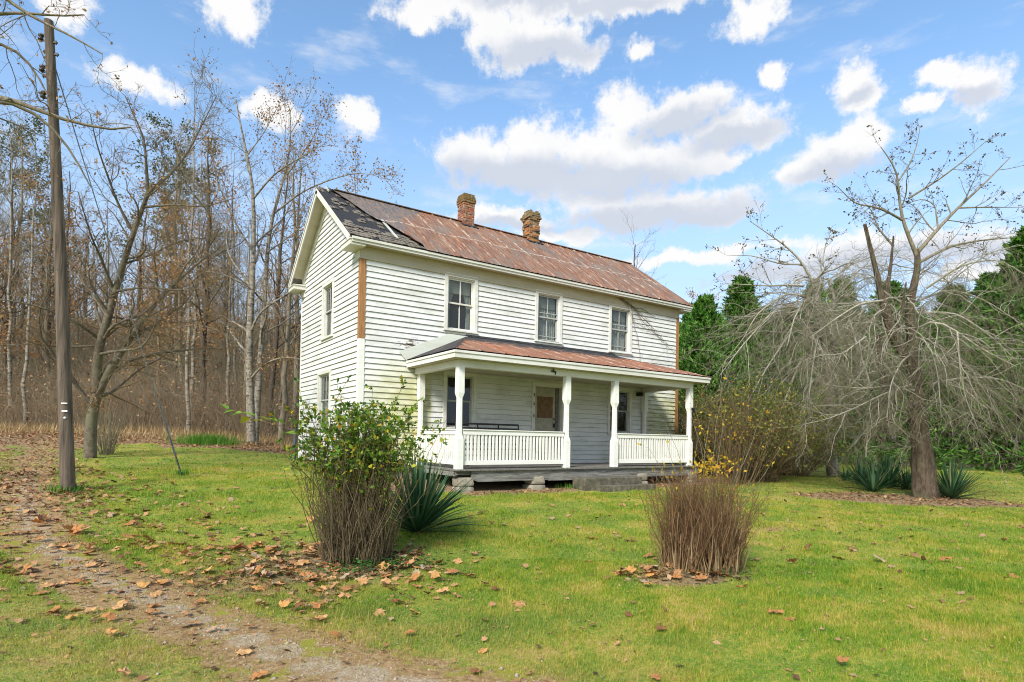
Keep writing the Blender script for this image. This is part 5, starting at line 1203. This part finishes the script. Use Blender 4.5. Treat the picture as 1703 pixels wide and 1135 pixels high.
for (px, py), n, l, lb_ in (((1475, 812), 170, 1.15, 'green yucca left of the broken tree trunk, the larger of the two there'), ((1432, 806), 120, .95, 'smaller yucca at the left end of the leaf bed under the broken tree'), ((1582, 830), 170, 1.15, 'green yucca close on the right of the broken tree trunk'), ((1452, 818), 110, .95, 'green yucca at the front edge of the leaf bed left of the broken trunk'), ((1510, 815), 90, .8, 'low yucca clump pressed against the left side of the broken trunk'), ((1408, 800), 40, .55, 'tiny brownish yucca seedling at the far left tip of the leaf bed')):
    yucca(G(px, py), n, l, lb_)
# --- broken old tree on the right
D4 = float((G(1532, 828)-CP)@CF)
def dz(*p): return [(a_, b_, D4+c_) for a_, b_, c_ in p]
main = [limb(dz((1540, 840, 0), (1538, 815, 0), (1534, 755, 0), (1524, 700, 0), (1525, 662, 0), (1524, 625, 0), (1517, 597, 0), (1505, 575, 0)), .31, .13, 12),
        limb(dz((1522, 640, 0), (1512, 600, 0), (1490, 572, -.1), (1477, 547, -.1), (1468, 503, -.2), (1459, 459, -.2), (1448, 415, -.3), (1438, 373, -.3)), .11, .035, 12),
        limb(dz((1500, 575, 0), (1483, 540, .1), (1472, 500, .2), (1481, 446, .2), (1486, 393, .3)), .08, .018, 12),
        limb(dz((1490, 560, -.2), (1500, 520, -.3), (1507, 470, -.4)), .05, .015, 12),
        limb(dz((1517, 600, 0), (1519, 565, .1), (1511, 525, .1), (1515, 495, 0), (1521, 470, 0), (1528, 437, 0), (1524, 415, 0)), .12, .06, 12),
        limb(dz((1477, 720, .3), (1474, 680, .3), (1468, 627, .3), (1463, 580, .2), (1462, 555, .2)), .09, .06, 12)]
# broken stub flare at the base
upper = [limb(dz((1524, 425, 0), (1501, 368, -.1), (1495, 330, -.1), (1493, 289, -.2), (1478, 262, -.3), (1465, 245, -.3)), .055, .01, 12),
         limb(dz((1526, 420, 0), (1545, 398, .1), (1562, 378, .2), (1593, 346, .3), (1638, 305, .5), (1680, 262, .7)), .055, .01, 12),
         limb(dz((1500, 366, -.1), (1476, 352, -.3), (1450, 343, -.5), (1422, 340, -.7), (1393, 311, -.9)), .035, .008, 12),
         limb(dz((1528, 437, 0), (1581, 409, .2), (1630, 400, .3), (1690, 395, .5)), .045, .009, 12),
         limb(dz((1495, 300, -.2), (1515, 270, -.1), (1525, 240, 0), (1530, 215, 0)), .025, .006, 12),
         limb(dz((1560, 380, .2), (1555, 340, .4), (1535, 330, .5), (1505, 340, .5)), .025, .006, 12),
         limb(dz((1593, 346, .3), (1640, 345, .4), (1700, 345, .6)), .025, .006, 12),
         limb(dz((1486, 410, .3), (1460, 380, .5), (1450, 350, .6), (1430, 330, .7)), .03, .007, 12),
         limb(dz((1511, 330, .0), (1560, 300, -.2), (1600, 270, -.4), (1640, 235, -.5)), .03, .007, 12)]
low = [limb(dz((1513, 590, 0), (1520, 552, -.5), (1535, 535, -.8), (1556, 530, -1.), (1592, 552, -1.2), (1627, 578, -1.3), (1690, 610, -1.5)), .05, .014, 12),
       limb(dz((1545, 640, 0), (1600, 628, -.6), (1660, 628, -1), (1730, 660, -1.3)), .05, .014, 12),
       limb(dz((1592, 552, -1.2), (1596, 610, -1.4), (1605, 662, -1.5), (1627, 715, -1.6)), .03, .008, 12),
       limb(dz((1448, 649, -.6), (1440, 615, -.6), (1429, 587, -.6), (1421, 560, -.6), (1412, 530, -.6)), .045, .022, 12),
       limb(dz((1520, 650, -.1), (1480, 640, -.5), (1448, 647, -.7), (1410, 645, -.9), (1370, 640, -1.0)), .05, .012, 12),
       limb(dz((1515, 640, -.1), (1470, 655, -.6), (1420, 680, -.9), (1370, 700, -1.1), (1340, 705, -1.1)), .045, .01, 12),
       limb(dz((1470, 500, -.2), (1430, 505, -.6), (1390, 530, -.9), (1350, 560, -1.1)), .045, .01, 12),
       limb(dz((1528, 500, .1), (1580, 480, .6), (1640, 500, .9), (1700, 540, 1.1)), .05, .012, 12),
       limb(dz((1530, 560, .1), (1570, 580, .8), (1620, 620, 1.2), (1660, 690, 1.3)), .045, .01, 12),
       limb(dz((1440, 560, -.6), (1400, 590, -.9), (1370, 590, -1.1), (1335, 600, -1.2)), .035, .01, 12),
       limb(dz((1440, 760, .2), (1443, 720, .1), (1440, 690, 0), (1452, 660, -.2)), .03, .02, 12),
       limb(dz((1540, 480, 0), (1600, 440, -.5), (1660, 430, -.8), (1710, 460, -1)), .045, .01, 12),
       limb(dz((1515, 590, -.1), (1500, 600, -.7), (1480, 640, -1.1), (1475, 700, -1.2)), .035, .008, 12),
       limb(dz((1520, 560, -.1), (1545, 570, -.8), (1560, 620, -1.1), (1565, 690, -1.2)), .035, .008, 12),
       limb(dz((1530, 600, .0), (1570, 600, -.4), (1640, 640, -.6), (1700, 700, -.7)), .04, .01, 12),
       limb(dz((1525, 520, .0), (1590, 520, -.3), (1650, 560, -.5), (1710, 620, -.6)), .04, .01, 12),
       limb(dz((1465, 560, .2), (1440, 600, .6), (1420, 650, .8), (1400, 700, .9)), .04, .01, 12)]
def arch(src, N, ln, r0, droop=-.14, e0=(-10, 45)):
    i = rs.randint(0, len(src), N); st = src[i]+rs.normal(size=(N, 3))*.04; az = rs.uniform(0, 2*PI, N); el = np.radians(rs.uniform(*e0, N)); d = np.stack([np.cos(az)*np.cos(el), np.sin(az)*np.cos(el), np.sin(el)], 1)
    L_ = rs.uniform(*ln, N); n = 12; C = np.zeros((N, n, 3)); C[:, 0] = st
    for s in range(1, n): d = nrm(d+rs.normal(size=(N, 3))*.24+np.array([0, 0, droop])); C[:, s] = C[:, s-1]+d*(L_/(n-1))[:, None]
    return C, (r0*rs.uniform(.6, 1.2, N))[:, None]*np.linspace(1, .25, n)[None]
Pm, Rm = stack(main); Pu, Ru = stack(upper); Pl, Rl = stack(low); base = Pm[0, 0].copy(); base[2] = float(gz(base[0], base[1]))
aC, aR = arch(np.concatenate([Pm[0, 8:], Pm[1, 3:8], Pm[4, 2:10], Pm[2, 2:9]]), 40, (1.3, 3.2), .016); bC, bR = arch(Pm[0, 4:10], 22, (.7, 1.6), .012, -.06, (-20, 40))
root = thing('broken_tree', 'old half-dead tree with split trunk, snapped limb and drooping pale branches', 'tree', tuple(base))
u1 = kids(Pu, Ru, k=9, t0=.2, t1=1, a0=25, a1=60, lr=.42, n=7, up=.03, wob=.15, rmin=.005); u2 = kids(*u1, k=6, t0=.2, t1=1, a0=20, a1=55, lr=.42, n=5, up=.03, wob=.15, rmin=.0035); u3 = kids(*u2, k=3, t0=.3, t1=1, a0=20, a1=50, lr=.5, n=4, wob=.15, rmin=.0028)
Rl = Rl*.72; l1 = kids(Pl, Rl, k=19, t0=.06, t1=1, a0=30, a1=80, lr=.52, n=9, up=-.07, wob=.17, rmin=.005, fall=.3); l2 = kids(*l1, k=10, t0=.15, t1=1, a0=25, a1=70, lr=.45, n=7, up=-.14, wob=.2, rmin=.0035, fall=.3); l3 = kids(*l2, k=5, t0=.2, t1=1, a0=20, a1=60, lr=.5, n=5, up=-.12, wob=.2, rmin=.003, fall=.3)
x1 = kids(np.r_[aC, bC], np.r_[aR, bR], k=11, t0=.12, t1=1, a0=25, a1=75, lr=.42, n=8, up=-.08, wob=.2, rmin=.005, fall=.3); x2 = kids(*x1, k=6, t0=.1, t1=1, a0=25, a1=70, lr=.45, n=6, up=-.10, wob=.2, rmin=.003, fall=.3)
m1 = kids(Pm[1:5], Rm[1:5], k=5, t0=.3, t1=.95, a0=40, a1=80, lr=.4, n=8, up=.02, wob=.2, rmin=.006, rr=.3); m2 = kids(*m1, k=6, t0=.2, t1=1, a0=25, a1=65, lr=.45, n=6, wob=.2, rmin=.0035)
gnd = lambda P: np.stack([P[..., 0], P[..., 1], np.maximum(P[..., 2], gz(P[..., 0], P[..., 1])+.25)], -1)
l1 = (gnd(l1[0]), l1[1]); l2 = (gnd(l2[0]), l2[1]); l3 = (gnd(l3[0]), l3[1]); x1 = (gnd(x1[0]), x1[1]); x2 = (gnd(x2[0]), x2[1]); aC = gnd(aC)
# ridged trunk
_m = [resamp(p_, 40) for p_ in Pm]; _r = [np.interp(np.linspace(0, 1, 40), np.linspace(0, 1, Rm.shape[1]), r_) for r_ in Rm]; V, F = tubes([(np.stack(_m)-base, np.stack(_r), 28)]); 
Vr = V.reshape(len(Pm), -1, 28, 3); ce = Vr.mean(2, keepdims=True); an_ = np.arange(28)/28*6.283
nz2 = fbm(np.cos(an_)[None, None]*2.2+Vr[..., 2]*.25+7, np.sin(an_)[None, None]*2.2+Vr[..., 2]*.7, 1.4, 3, 4); V = (ce+(Vr-ce)*(1+1.1*(nz2[..., None]-.5))).reshape(-1, 3); npmesh('trunk', V, F, 'bark_red', root, True)
V, F = tubes([(Pl-base, Rl, 7), (l1[0]-base, l1[1], 5), (aC-base, aR, 5), (bC-base, bR, 4), (x1[0]-base, x1[1], 3)]); npmesh('drooping_limbs', V, F, 'twig_dead', root, True)
V, F = tubes([(l2[0]-base, l2[1], 3), (l3[0]-base, l3[1], 3), (x2[0]-base, x2[1], 3)]); npmesh('drooping_twigs', V, F, 'twig_tan', root, True)
V, F = tubes([(Pu-base, Ru, 7), (u1[0]-base, u1[1], 4), (m1[0]-base, m1[1], 5)]); npmesh('upper_limbs', V, F, 'bark_gray', root, True)
V, F = tubes([(u2[0]-base, u2[1], 3), (u3[0]-base, u3[1], 3), (m2[0]-base, m2[1], 3)]); npmesh('upper_twigs', V, F, 'twig_tan', root, True)
c, d = ends_of(u3[0], 1100, .3); k = c[:, 2] > base[2]+5.6; c, d = c[k], d[k]; V, F = leafmesh(c-base, nrm(d+rs.normal(size=d.shape)*.8), rs.uniform(.04, .08, len(c)), 'oval'); npmesh('leaves', V, F, 'leaf_dark', root)
# --- second grey-trunked tree left of it, further back
g2 = G(1381, 776); D5 = 21.5; 
def dz(*p): return [(a_, b_, D5+c_) for a_, b_, c_ in p]
q0 = gd(1381, D5); yb = None
main = [limb(dz((1386, 790, 0), (1382, 760, 0), (1374, 715, 0), (1382, 660, 0), (1372, 600, 0), (1366, 540, 0), (1360, 495, 0), (1355, 465, 0)), .22, .09, 12),
        limb(dz((1374, 610, 0), (1392, 560, .2), (1390, 510, .3), (1378, 465, .3)), .10, .05, 12), limb(dz((1370, 590, 0), (1345, 550, -.2), (1340, 510, -.3), (1348, 480, -.3)), .10, .05, 12)]
upper = [limb(dz((1352, 470, 0), (1333, 435, -.1), (1308, 410, -.2), (1279, 390, -.4), (1247, 368, -.6)), .05, .01, 12), limb(dz((1336, 476, 0), (1310, 474, -.2), (1279, 476, -.4), (1206, 472, -.9)), .045, .01, 12),
         limb(dz((1362, 470, 0), (1368, 430, .2), (1375, 400, .3), (1390, 380, .4)), .035, .008, 12), limb(dz((1335, 440, 0), (1300, 440, -.3), (1250, 425, -.5), (1215, 425, -.7)), .035, .008, 12)]
low = [limb(dz(*((sx, sy, 0), ((sx+ex)/2, min(sy, ey)-14, d/2), (ex, ey, d), (ex+(ex-sx)*.25, ey+45, d*1.2))), .05, .012, 12) for sx, sy, ex, ey, d in
       ((1360, 500, 1260, 520, -1.), (1362, 520, 1230, 580, -1.4), (1368, 560, 1270, 620, -1.2), (1372, 600, 1300, 680, -.9), (1375, 560, 1440, 560, -.8), (1378, 600, 1450, 640, .4), (1374, 640, 1330, 700, -1.3), (1380, 520, 1430, 500, .3), (1345, 520, 1290, 560, .6), (1378, 630, 1400, 690, -1.2), (1362, 510, 1320, 530, -2), (1370, 570, 1350, 620, -2))]
Pm, Rm = stack(main); Pu, Ru = stack(upper); Pl, Rl = stack(low); base = Pm[0, 0].copy(); base[2] = float(gz(base[0], base[1]))
root = thing('bare_tree', 'grey-trunked tree with tangled drooping branches behind and left of the broken tree', 'tree', tuple(base))
u1 = kids(Pu, Ru, k=9, t0=.2, t1=1, a0=25, a1=60, lr=.42, n=7, up=.03, wob=.15, rmin=.006); u2 = kids(*u1, k=6, t0=.2, t1=1, a0=20, a1=55, lr=.42, n=5, up=.03, wob=.15, rmin=.0045)
l1 = kids(Pl, Rl, k=16, t0=.1, t1=1, a0=30, a1=85, lr=.6, n=9, up=-.07, wob=.18, rmin=.006, fall=.3); l2 = kids(*l1, k=10, t0=.15, t1=1, a0=25, a1=70, lr=.45, n=7, up=-.12, wob=.2, rmin=.0045, fall=.3); l3 = kids(*l2, k=4, t0=.2, t1=1, a0=20, a1=60, lr=.5, n=5, up=-.12, wob=.2, rmin=.0035)
l1 = (gnd(l1[0]), l1[1]); l2 = (gnd(l2[0]), l2[1]); l3 = (gnd(l3[0]), l3[1])
aC, aR = arch(np.concatenate([Pm[0, 6:], Pm[1, 3:], Pm[2, 3:]]), 40, (2., 4.), .026); x1 = kids(aC, aR, k=12, t0=.12, t1=1, a0=25, a1=75, lr=.42, n=8, up=-.08, wob=.2, rmin=.006, fall=.3); x2 = kids(*x1, k=6, t0=.1, t1=1, a0=25, a1=70, lr=.45, n=6, up=-.10, wob=.2, rmin=.0045, fall=.3); x1 = (gnd(x1[0]), x1[1]); x2 = (gnd(x2[0]), x2[1]); aC = gnd(aC)
V, F = tubes([(Pm-base, Rm, 12)]); npmesh('trunk', V, F, 'bark_pale', root, True)
V, F = tubes([(Pl-base, Rl, 6), (l1[0]-base, l1[1], 4), (Pu-base, Ru, 6), (u1[0]-base, u1[1], 4), (aC-base, aR, 5), (x1[0]-base, x1[1], 3)]); npmesh('limbs', V, F, 'twig_dead', root, True)
V, F = tubes([(l2[0]-base, l2[1], 3), (l3[0]-base, l3[1], 3), (u2[0]-base, u2[1], 3), (x2[0]-base, x2[1], 3)]); npmesh('twigs', V, F, 'twig_tan', root, True)
c, d = ends_of(u2[0], 700, .3); V, F = leafmesh(c-base, nrm(d+rs.normal(size=d.shape)*.8), rs.uniform(.05, .09, len(c)), 'oval'); npmesh('leaves', V, F, 'leaf_dark', root)
# --- thicket shrubs between the porch and the broken tree
for px, d, ns, h, sp_, lab, mt in ((1262, 19.0, 150, 2.9, .75, 'rounded olive-green shrub with dark stems right of the porch, the largest there', 'leaf_olive'), (1195, 20.5, 90, 2.8, .7, 'brown twiggy shrub with orange leaves just off the right end of the porch', 'leaf_orange'),
    (1318, 21.5, 110, 2.4, .8, 'grey twiggy shrub between the olive shrub and the grey-trunked tree', 'leaf_olive'), (1225, 17.5, 40, 2.5, .5, 'thin yellow-leaved bush standing in front of the olive shrub', 'leaf_yellow'), (1165, 24.5, 70, 3.0, .6, 'bare brown bush close behind the right corner of the house', 'leaf_olive')):
    thin = mt in ('leaf_yellow', 'leaf_orange')
    shrub('shrub', lab, gd(px, d)[:2], ns, h, .5, sp_, (.008, .018), ('twig_brown', 'twig_brown', mt), [dict(k=7, t0=.15, t1=1, a0=15, a1=60, lr=.40, n=5, up=.0, wob=.2, rmin=.005, rr=.5), dict(k=4, t0=.2, t1=1, a0=20, a1=60, lr=.5, n=4, up=-.03, wob=.2, rmin=.0035, rr=.6)], dict(N=260 if thin else 11000, s=(.05, .10), zmin=.8, zs=.4), n=8, wob=.10, up=.0)
# --- dead vine hanging from the eave
vn0 = thing('dead_vine', 'dead wispy vine stems hanging from the front eave over the right upper window', 'vine', (9.0, -.12, 5.25))
def fw(px, py, n=.08):
    r = ray(px, py); t = (-n-CP[1])/r[1]; return CP+r*t
V_ = []
for pts in (((1030, 497), (1060, 520), (1085, 545), (1112, 575)), ((1000, 482), (1040, 500), (1065, 522), (1092, 556), (1103, 568)), ((1040, 500), (1046, 520), (1060, 540), (1078, 548)), ((1050, 505), (1052, 540), (1062, 560), (1064, 600)), ((960, 468), (1000, 483), (1045, 503), (1075, 530)), ((1045, 503), (1055, 512), (1075, 545), (1100, 560)), ((1035, 500), (1050, 508), (1070, 515), (1090, 528))):
    V_.append((resamp([fw(x, y, .06+.05*rs.rand()) for x, y in pts], 12), np.full(12, .007)))
P, R = stack(V_); P[:, 1:-1] += rs.normal(size=(len(P), 10, 3))*.012; kk = kids(P, R, k=7, t0=.2, t1=1, a0=20, a1=60, lr=.2, n=4, rmin=.005, up=-.1); b = np.array([9.0, -.12, 5.25])
V, F = tubes([(P-b, R, 4), (kk[0]-b, kk[1], 3)]); npmesh('stems', V, F, 'twig_brown', vn0, True)
#@@PART5
# ------------------------------------------------------------------ woodland
def woodtree(seed, h, r, leafN, mats, crown0=.38, k1=22, spread=(30, 65), lmat_s=(.09, .17), up=.07):
    g = np.random.RandomState(seed); n = 14; z = np.linspace(-.3, h, n); P = np.stack([np.cumsum(g.normal(size=n)*.07), np.cumsum(g.normal(size=n)*.07), z], 1); P[:2, :2] = 0
    P = P[None]; R = (r*(1-np.linspace(0, 1, n)**1.1*.88))[None]; R[0, 0] *= 1.25
    a1 = kids(P, R, k=k1, t0=crown0, t1=.98, a0=spread[0], a1=spread[1], lr=.30, n=8, up=up, wob=.13, rr=.42, rmin=.012, rng=g, fall=.55)
    lowb = kids(P, R, k=6, t0=.12, t1=crown0, a0=50, a1=85, lr=.10, n=5, up=.0, wob=.2, rr=.2, rmin=.008, rng=g)
    a2 = kids(*a1, k=7, t0=.2, t1=1, a0=25, a1=60, lr=.45, n=6, up=up*.7, wob=.16, rmin=.008, rng=g); a3 = kids(*a2, k=4, t0=.2, t1=1, a0=25, a1=55, lr=.5, n=4, up=.03, wob=.15, rmin=.0065, rng=g)
    V1, F1 = tubes([(P, R, 9), (lowb[0], lowb[1], 4), (a1[0], a1[1], 5)]); V2, F2 = tubes([(a2[0], a2[1], 3), (a3[0], a3[1], 3)])
    res = [('trunk', V1, F1, mats[0], True), ('crown', V2, F2, mats[1], True)]
    if leafN:
        nc = leafN//7; c, d = ends_of(a3[0], nc, .4, g); c = np.repeat(c, 7, 0)+g.normal(size=(nc*7, 3))*.16; d = np.repeat(d, 7, 0)
        V3, F3 = leafmesh(c, nrm(d+g.normal(size=d.shape)+np.array([0, 0, -.4])), g.uniform(*lmat_s, len(c)), 'oval', g); res.append(('leaves', V3, F3, mats[2], False))
    return res
def proto(name, parts):
    root = bpy.data.objects.new(name, None); COL.objects.link(root)
    for nme, V, F, mt, sm_ in parts: npmesh(nme, V, F, mt, root, sm_)
    return root
def dup(root, loc, rz, s, label, group, name=None, cat='tree'):
    r = root.copy(); COL.objects.link(r); r.location = loc; r.rotation_euler = (rs.uniform(-.03, .03), rs.uniform(-.03, .03), rz); r.scale = s; tag(r, label, cat, group)
    for ch in list(root.children):
        c = ch.copy(); COL.objects.link(c); c.parent = r
    return r
def drop(root):
    for ch in list(root.children): bpy.data.objects.remove(ch)
    bpy.data.objects.remove(root)
kinds = [('bare_tree', woodtree(1, 16, .13, 0, ('bark_pale', 'twig_wood', 'leaf_tan')), 'slender pale-barked bare tree in the wood'), ('bare_tree', woodtree(2, 18, .20, 700, ('bark_gray', 'twig_wood', 'leaf_tan'), .32, 24), 'tall grey-barked tree with a few tan leaves in the wood'),
         ('bare_tree', woodtree(3, 15, .10, 0, ('bark_pale', 'twig_tan', 'leaf_tan'), .45, 16), 'thin white-stemmed bare tree in the wood'), ('bare_tree', woodtree(4, 17, .22, 0, ('bark_dark', 'twig_wood', 'leaf_tan'), .3, 26), 'dark-trunked bare tree in the wood'),
         ('oak_tree', woodtree(5, 13, .16, 2600, ('bark_gray', 'twig_wood', 'leaf_orange'), .2, 24, (35, 80), (.10, .18), .02), 'tree in the wood still holding rusty orange leaves'), ('oak_tree', woodtree(6, 14, .15, 2600, ('bark_gray', 'twig_tan', 'leaf_tan'), .2, 24, (35, 80), (.10, .18), .02), 'tree in the wood still holding tan leaves'),
         ('bare_tree', woodtree(7, 19, .24, 0, ('bark_gray', 'twig_tan', 'leaf_tan'), .3, 26), 'stout grey bare tree in the wood'),
         ('pine_tree', woodtree(8, 16, .16, 9000, ('bark_gray', 'twig_wood', 'leaf_pine'), .35, 30, (45, 85), (.10, .2), .03), 'dull green pine in the wood')]
PRT = [(proto(n_, p_), l_) for n_, p_, l_ in kinds]
# nearer, individually placed woodland trees (picture column, distance, kind, size)
near_t = [(313, 25.5, 2, 1.15, 'straight white-stemmed tree at the wood edge, right of the guy wire'), (334, 27, 3, 1.0, 'dark straight trunk close beside the white-stemmed tree at the wood edge'), (18, 27, 0, 1.0, 'pale straight trunk at the far left end of the wood edge'), (42, 26, 2, 1.1, 'second pale straight trunk from the left of the wood edge'),
          (377, 27, 0, .9, 'leaning pale trunk left of the tall tree by the gable'), (393, 29, 2, 1., 'thin leaning white trunk just left of the tall tree by the gable'), (468, 25, 1, .9, 'mottled grey trunk between the tall tree and the gable wall'), (448, 26.5, 3, .85, 'dark mossy trunk right behind the tall tree by the gable'), (488, 27, 6, .85, 'grey trunk partly hidden by the corner of the gable wall'), (80, 30, 5, 1., 'tan-leaved tree behind the utility pole'), (265, 30, 4, 1.0, 'rusty-leaved tree behind the gnarled track tree')]
for px, d, k, s, lab in near_t:
    r_, l_ = PRT[k]; s *= .84; dup(r_, tuple(gd(px, d)), rs.uniform(0, 6.28), (s*.9, s*.9, s*rs.uniform(.92, 1.08)), lab, 'bare trees of the wood left of the house')
for px, d, s, lab in ((28, 37, .92, 'dull green pine standing in the wood left of the utility pole'), (275, 38, .95, 'dull green pine standing in the wood behind the gnarled track tree')): dup(PRT[7][0], tuple(gd(px, d)), rs.uniform(0, 6), (s, s, s), lab, None)
cnt = 0
for i in range(118):
    d = 27+34*rs.rand()**1.2; px = rs.uniform(-130, 560); k = rs.choice(7, p=[.2, .17, .22, .13, .05, .11, .12]); p = gd(px, d)
    if px > 470 and d < 32: continue
    s = rs.uniform(.58, .86)*(.80 if px > 380 else 1.)*(1-.010*(d-27)); r_, l_ = PRT[k]
    if px > 480: s *= .7
    dup(r_, tuple(p), rs.uniform(0, 6.28), (s*.95, s*.95, s), l_, 'bare trees of the wood left of the house'); cnt += 1
# trees seen over and beyond the house
k = PRT[3]; dup(k[0], tuple(gd(1052, 30)), 1., (.66, .66, .63), 'bare treetop showing above the right half of the roof ridge', None)
k = PRT[0]; dup(k[0], tuple(gd(975, 32)), 2., (.5, .5, .56), 'wispy bare treetop just showing over the ridge right of the chimneys', None)
k = PRT[5]; dup(k[0], tuple(gd(590, 31)), 2., (.82, .82, .93), 'tan-leaved treetop rising behind the left end of the roof', None)
k = PRT[4]; dup(k[0], tuple(gd(1168, 42)), 2., (.7, .7, .84), 'orange-leaved treetop poking above the evergreens beside the roof', None)
for r_, l_ in PRT: drop(r_)
# brushy undergrowth of the wood (uncountable)
def brush(N, d0, d1, px0, px1, h, label, mat, rad=.006, leaves=0):
    d = rs.uniform(d0, d1, N); px = rs.uniform(px0, px1, N); b = CP+(CF[None]+CR[None]*((px-851.5)/FPX)[:, None])*d[:, None]; b[:, 2] = gz(b[:, 0], b[:, 1])-.05
    cl = fbm(b[:, 0], b[:, 1], .35, 5, 2); hh = h*(.35+1.1*cl)*rs.uniform(.5, 1.2, N); dr = nrm(np.c_[rs.normal(size=(N, 2))*.38, np.ones(N)]); n = 5; C = np.zeros((N, n, 3)); C[:, 0] = b
    for s in range(1, n): dr = nrm(dr+rs.normal(size=(N, 3))*.2); C[:, s] = C[:, s-1]+dr*(hh/(n-1))[:, None]
    R = np.full(N, rad)[:, None]*np.linspace(1, .4, n)[None]*(d/28)[:, None]; kk = kids(C, R, k=3, t0=.3, t1=1, a0=20, a1=60, lr=.45, n=4, rmin=rad*.4)
    V, F = tubes([(C, R, 3), (kk[0], kk[1], 3)]); tag(npmesh('undergrowth', V, F, mat), label, 'brush', kind='stuff')
    return kk
kb = brush(5200, 25.5, 31, -160, 505, 2.6, 'tangled brown brush along the edge of the wood', 'twig_wood', .008)
kc = brush(5200, 30, 62, -200, 560, 3.9, 'grey-brown saplings and brush filling the wooded slope', 'twig_wood', .014)
kd = brush(2500, 27, 45, -200, 560, 4.0, 'tan whippy saplings inside the wood', 'twig_tan', .011)
c, d = ends_of(kc[0], 9000, .2); c2, d2 = ends_of(kb[0], 5000, .2); c3, d3 = ends_of(kd[0], 4000, .2); c = np.r_[c, c2, c3]; V, F = leafmesh(c, rs.normal(size=(len(c), 3)), rs.uniform(.06, .15, len(c)), 'oval')
tag(npmesh('undergrowth_leaves', V, F, 'leaf_litter'), 'dry brown leaves hanging in the brush of the wood', 'leaves', kind='stuff')
# dry grass fringe at the wood edge
N = 5200; d = rs.uniform(21.8, 26.5, N); px = rs.uniform(-160, 505, N); b = CP+(CF[None]+CR[None]*((px-851.5)/FPX)[:, None])*d[:, None]; z = gz(b[:, 0], b[:, 1]); an = rs.uniform(0, 6.28, N); hh = rs.uniform(.08, .42, N)*sst(21.5, 24.5, d)+.06
b[:, 2] = z-.02; s = np.stack([-np.sin(an), np.cos(an), 0*an], 1)*.016; tip = b+np.stack([np.cos(an)*hh*.6, np.sin(an)*hh*.6, hh], 1); V = np.stack([b-s, b+s, tip], 1).reshape(-1, 3)
tag(npmesh('dry_grass', V, np.arange(len(V)).reshape(-1, 3), 'straw'), 'dry straw-coloured grass fringe in front of the wood', 'grass', kind='stuff')
# ------------------------------------------------------------------ evergreens on the right
def conifer(seed, h, w):
    g = np.random.RandomState(seed); N = 5200; nb = 300; t = g.rand(nb)**.85; zc = np.maximum(h*(.02+.95*t), .45); an = g.uniform(0, 2*PI, nb); prof = (w*(1-t)**.85*(.8+.2*np.sin(t*3+.8))+.1)*(.82+.36*vn(np.cos(an)*1.5+zc*.5, np.sin(an)*1.5, 1., seed*1.7))*g.uniform(.8, 1.25, nb)*g.uniform(.7, 1.22, nb)+.12
    n = 6; C = np.zeros((nb, n, 3)); C[:, 0] = np.stack([0*zc, 0*zc, zc], 1); d = nrm(np.stack([np.cos(an), np.sin(an), g.uniform(.1, .7, nb)+t*.6-(t < .10)*.75], 1))
    for s in range(1, n): d = nrm(d+np.array([0, 0, .10])+g.normal(size=(nb, 3))*.08); C[:, s] = C[:, s-1]+d*(prof/(n-1))[:, None]
    R = np.full((nb, n), .018)*np.linspace(1, .3, n)[None]
    T = np.array([[[0, 0, -.2], [0, 0, h*.5], [0, 0, h*.97]]]); V1, F1 = tubes([(T, np.array([[.16, .09, .02]]), 8), (C, R, 3)])
    sp1 = kids(C, R, k=9, t0=.25, t1=1., a0=25, a1=60, lr=.42, n=4, up=.10, wob=.1, rmin=.004, rng=g, lmin=.22, fall=.3)
    c, d = ends_of(sp1[0], 46000, .05, g); d = nrm(d+g.normal(size=d.shape)*.45+np.array([0, 0, .35])); V2, F2 = leafmesh(c, d, g.uniform(.10, .28, len(c)), 'spray', g)
    c3 = C[:, -1]; return [('trunk', V1, F1, 'bark_red', True), ('foliage', V2, F2, 'needle', False)]
CF_ = [proto('evergreen_tree', conifer(40+k, hh, ww)) for k, (hh, ww) in enumerate(((9.2, 3.0), (8.4, 3.1), (10.0, 3.1)))]
OW = ['first', 'second', 'third', 'fourth', 'fifth', 'sixth', 'seventh', 'eighth', 'ninth', 'tenth', 'eleventh', 'twelfth', 'thirteenth', 'fourteenth', 'fifteenth', 'sixteenth', 'seventeenth']
ev = [(1142, 33, 1.0), (1180, 31, .93), (1222, 34, .95), (1262, 32, .90), (1305, 31, .92), (1345, 33, .95), (1392, 30, 1.0), (1432, 33, .9), (1470, 30, .94), (1512, 32, .96), (1555, 29.5, .92), (1592, 31, .98), (1628, 29, .96), (1665, 30.5, .98), (1703, 27.5, 1.06), (1750, 29, 1.1), (1800, 28, 1.1)]
for i, (px, d, s) in enumerate(ev):
    if i == len(ev)-1: 
        for j, (bx_, bd_) in enumerate([(1150+k_*52, 37+2*(k_ % 3)) for k_ in range(12)]): dup(CF_[j % 3], tuple(gd(bx_, bd_)), rs.uniform(0, 6.28), (1.15, 1.15, 1.), 'evergreen in the second row, glimpsed between those of the green row', 'evergreens of the second row right of the house')
    s *= rs.uniform(.86, 1.12); wd_ = s*rs.uniform(1.0, 1.25); dup(CF_[i % 3], tuple(gd(px+rs.uniform(-9, 9), d+rs.uniform(-1, 1.5))), rs.uniform(0, 6.28), (wd_, wd_, s), '%s evergreen from the left in the dense green row right of the house' % OW[i], 'evergreens in the row right of the house')
for r_ in CF_: drop(r_)
# weeds under the row
shr = brush(900, 26.5, 29.5, 1330, 1800, .9, 'low weeds and dead stalks along the foot of the evergreen row', 'twig_tan', .007)
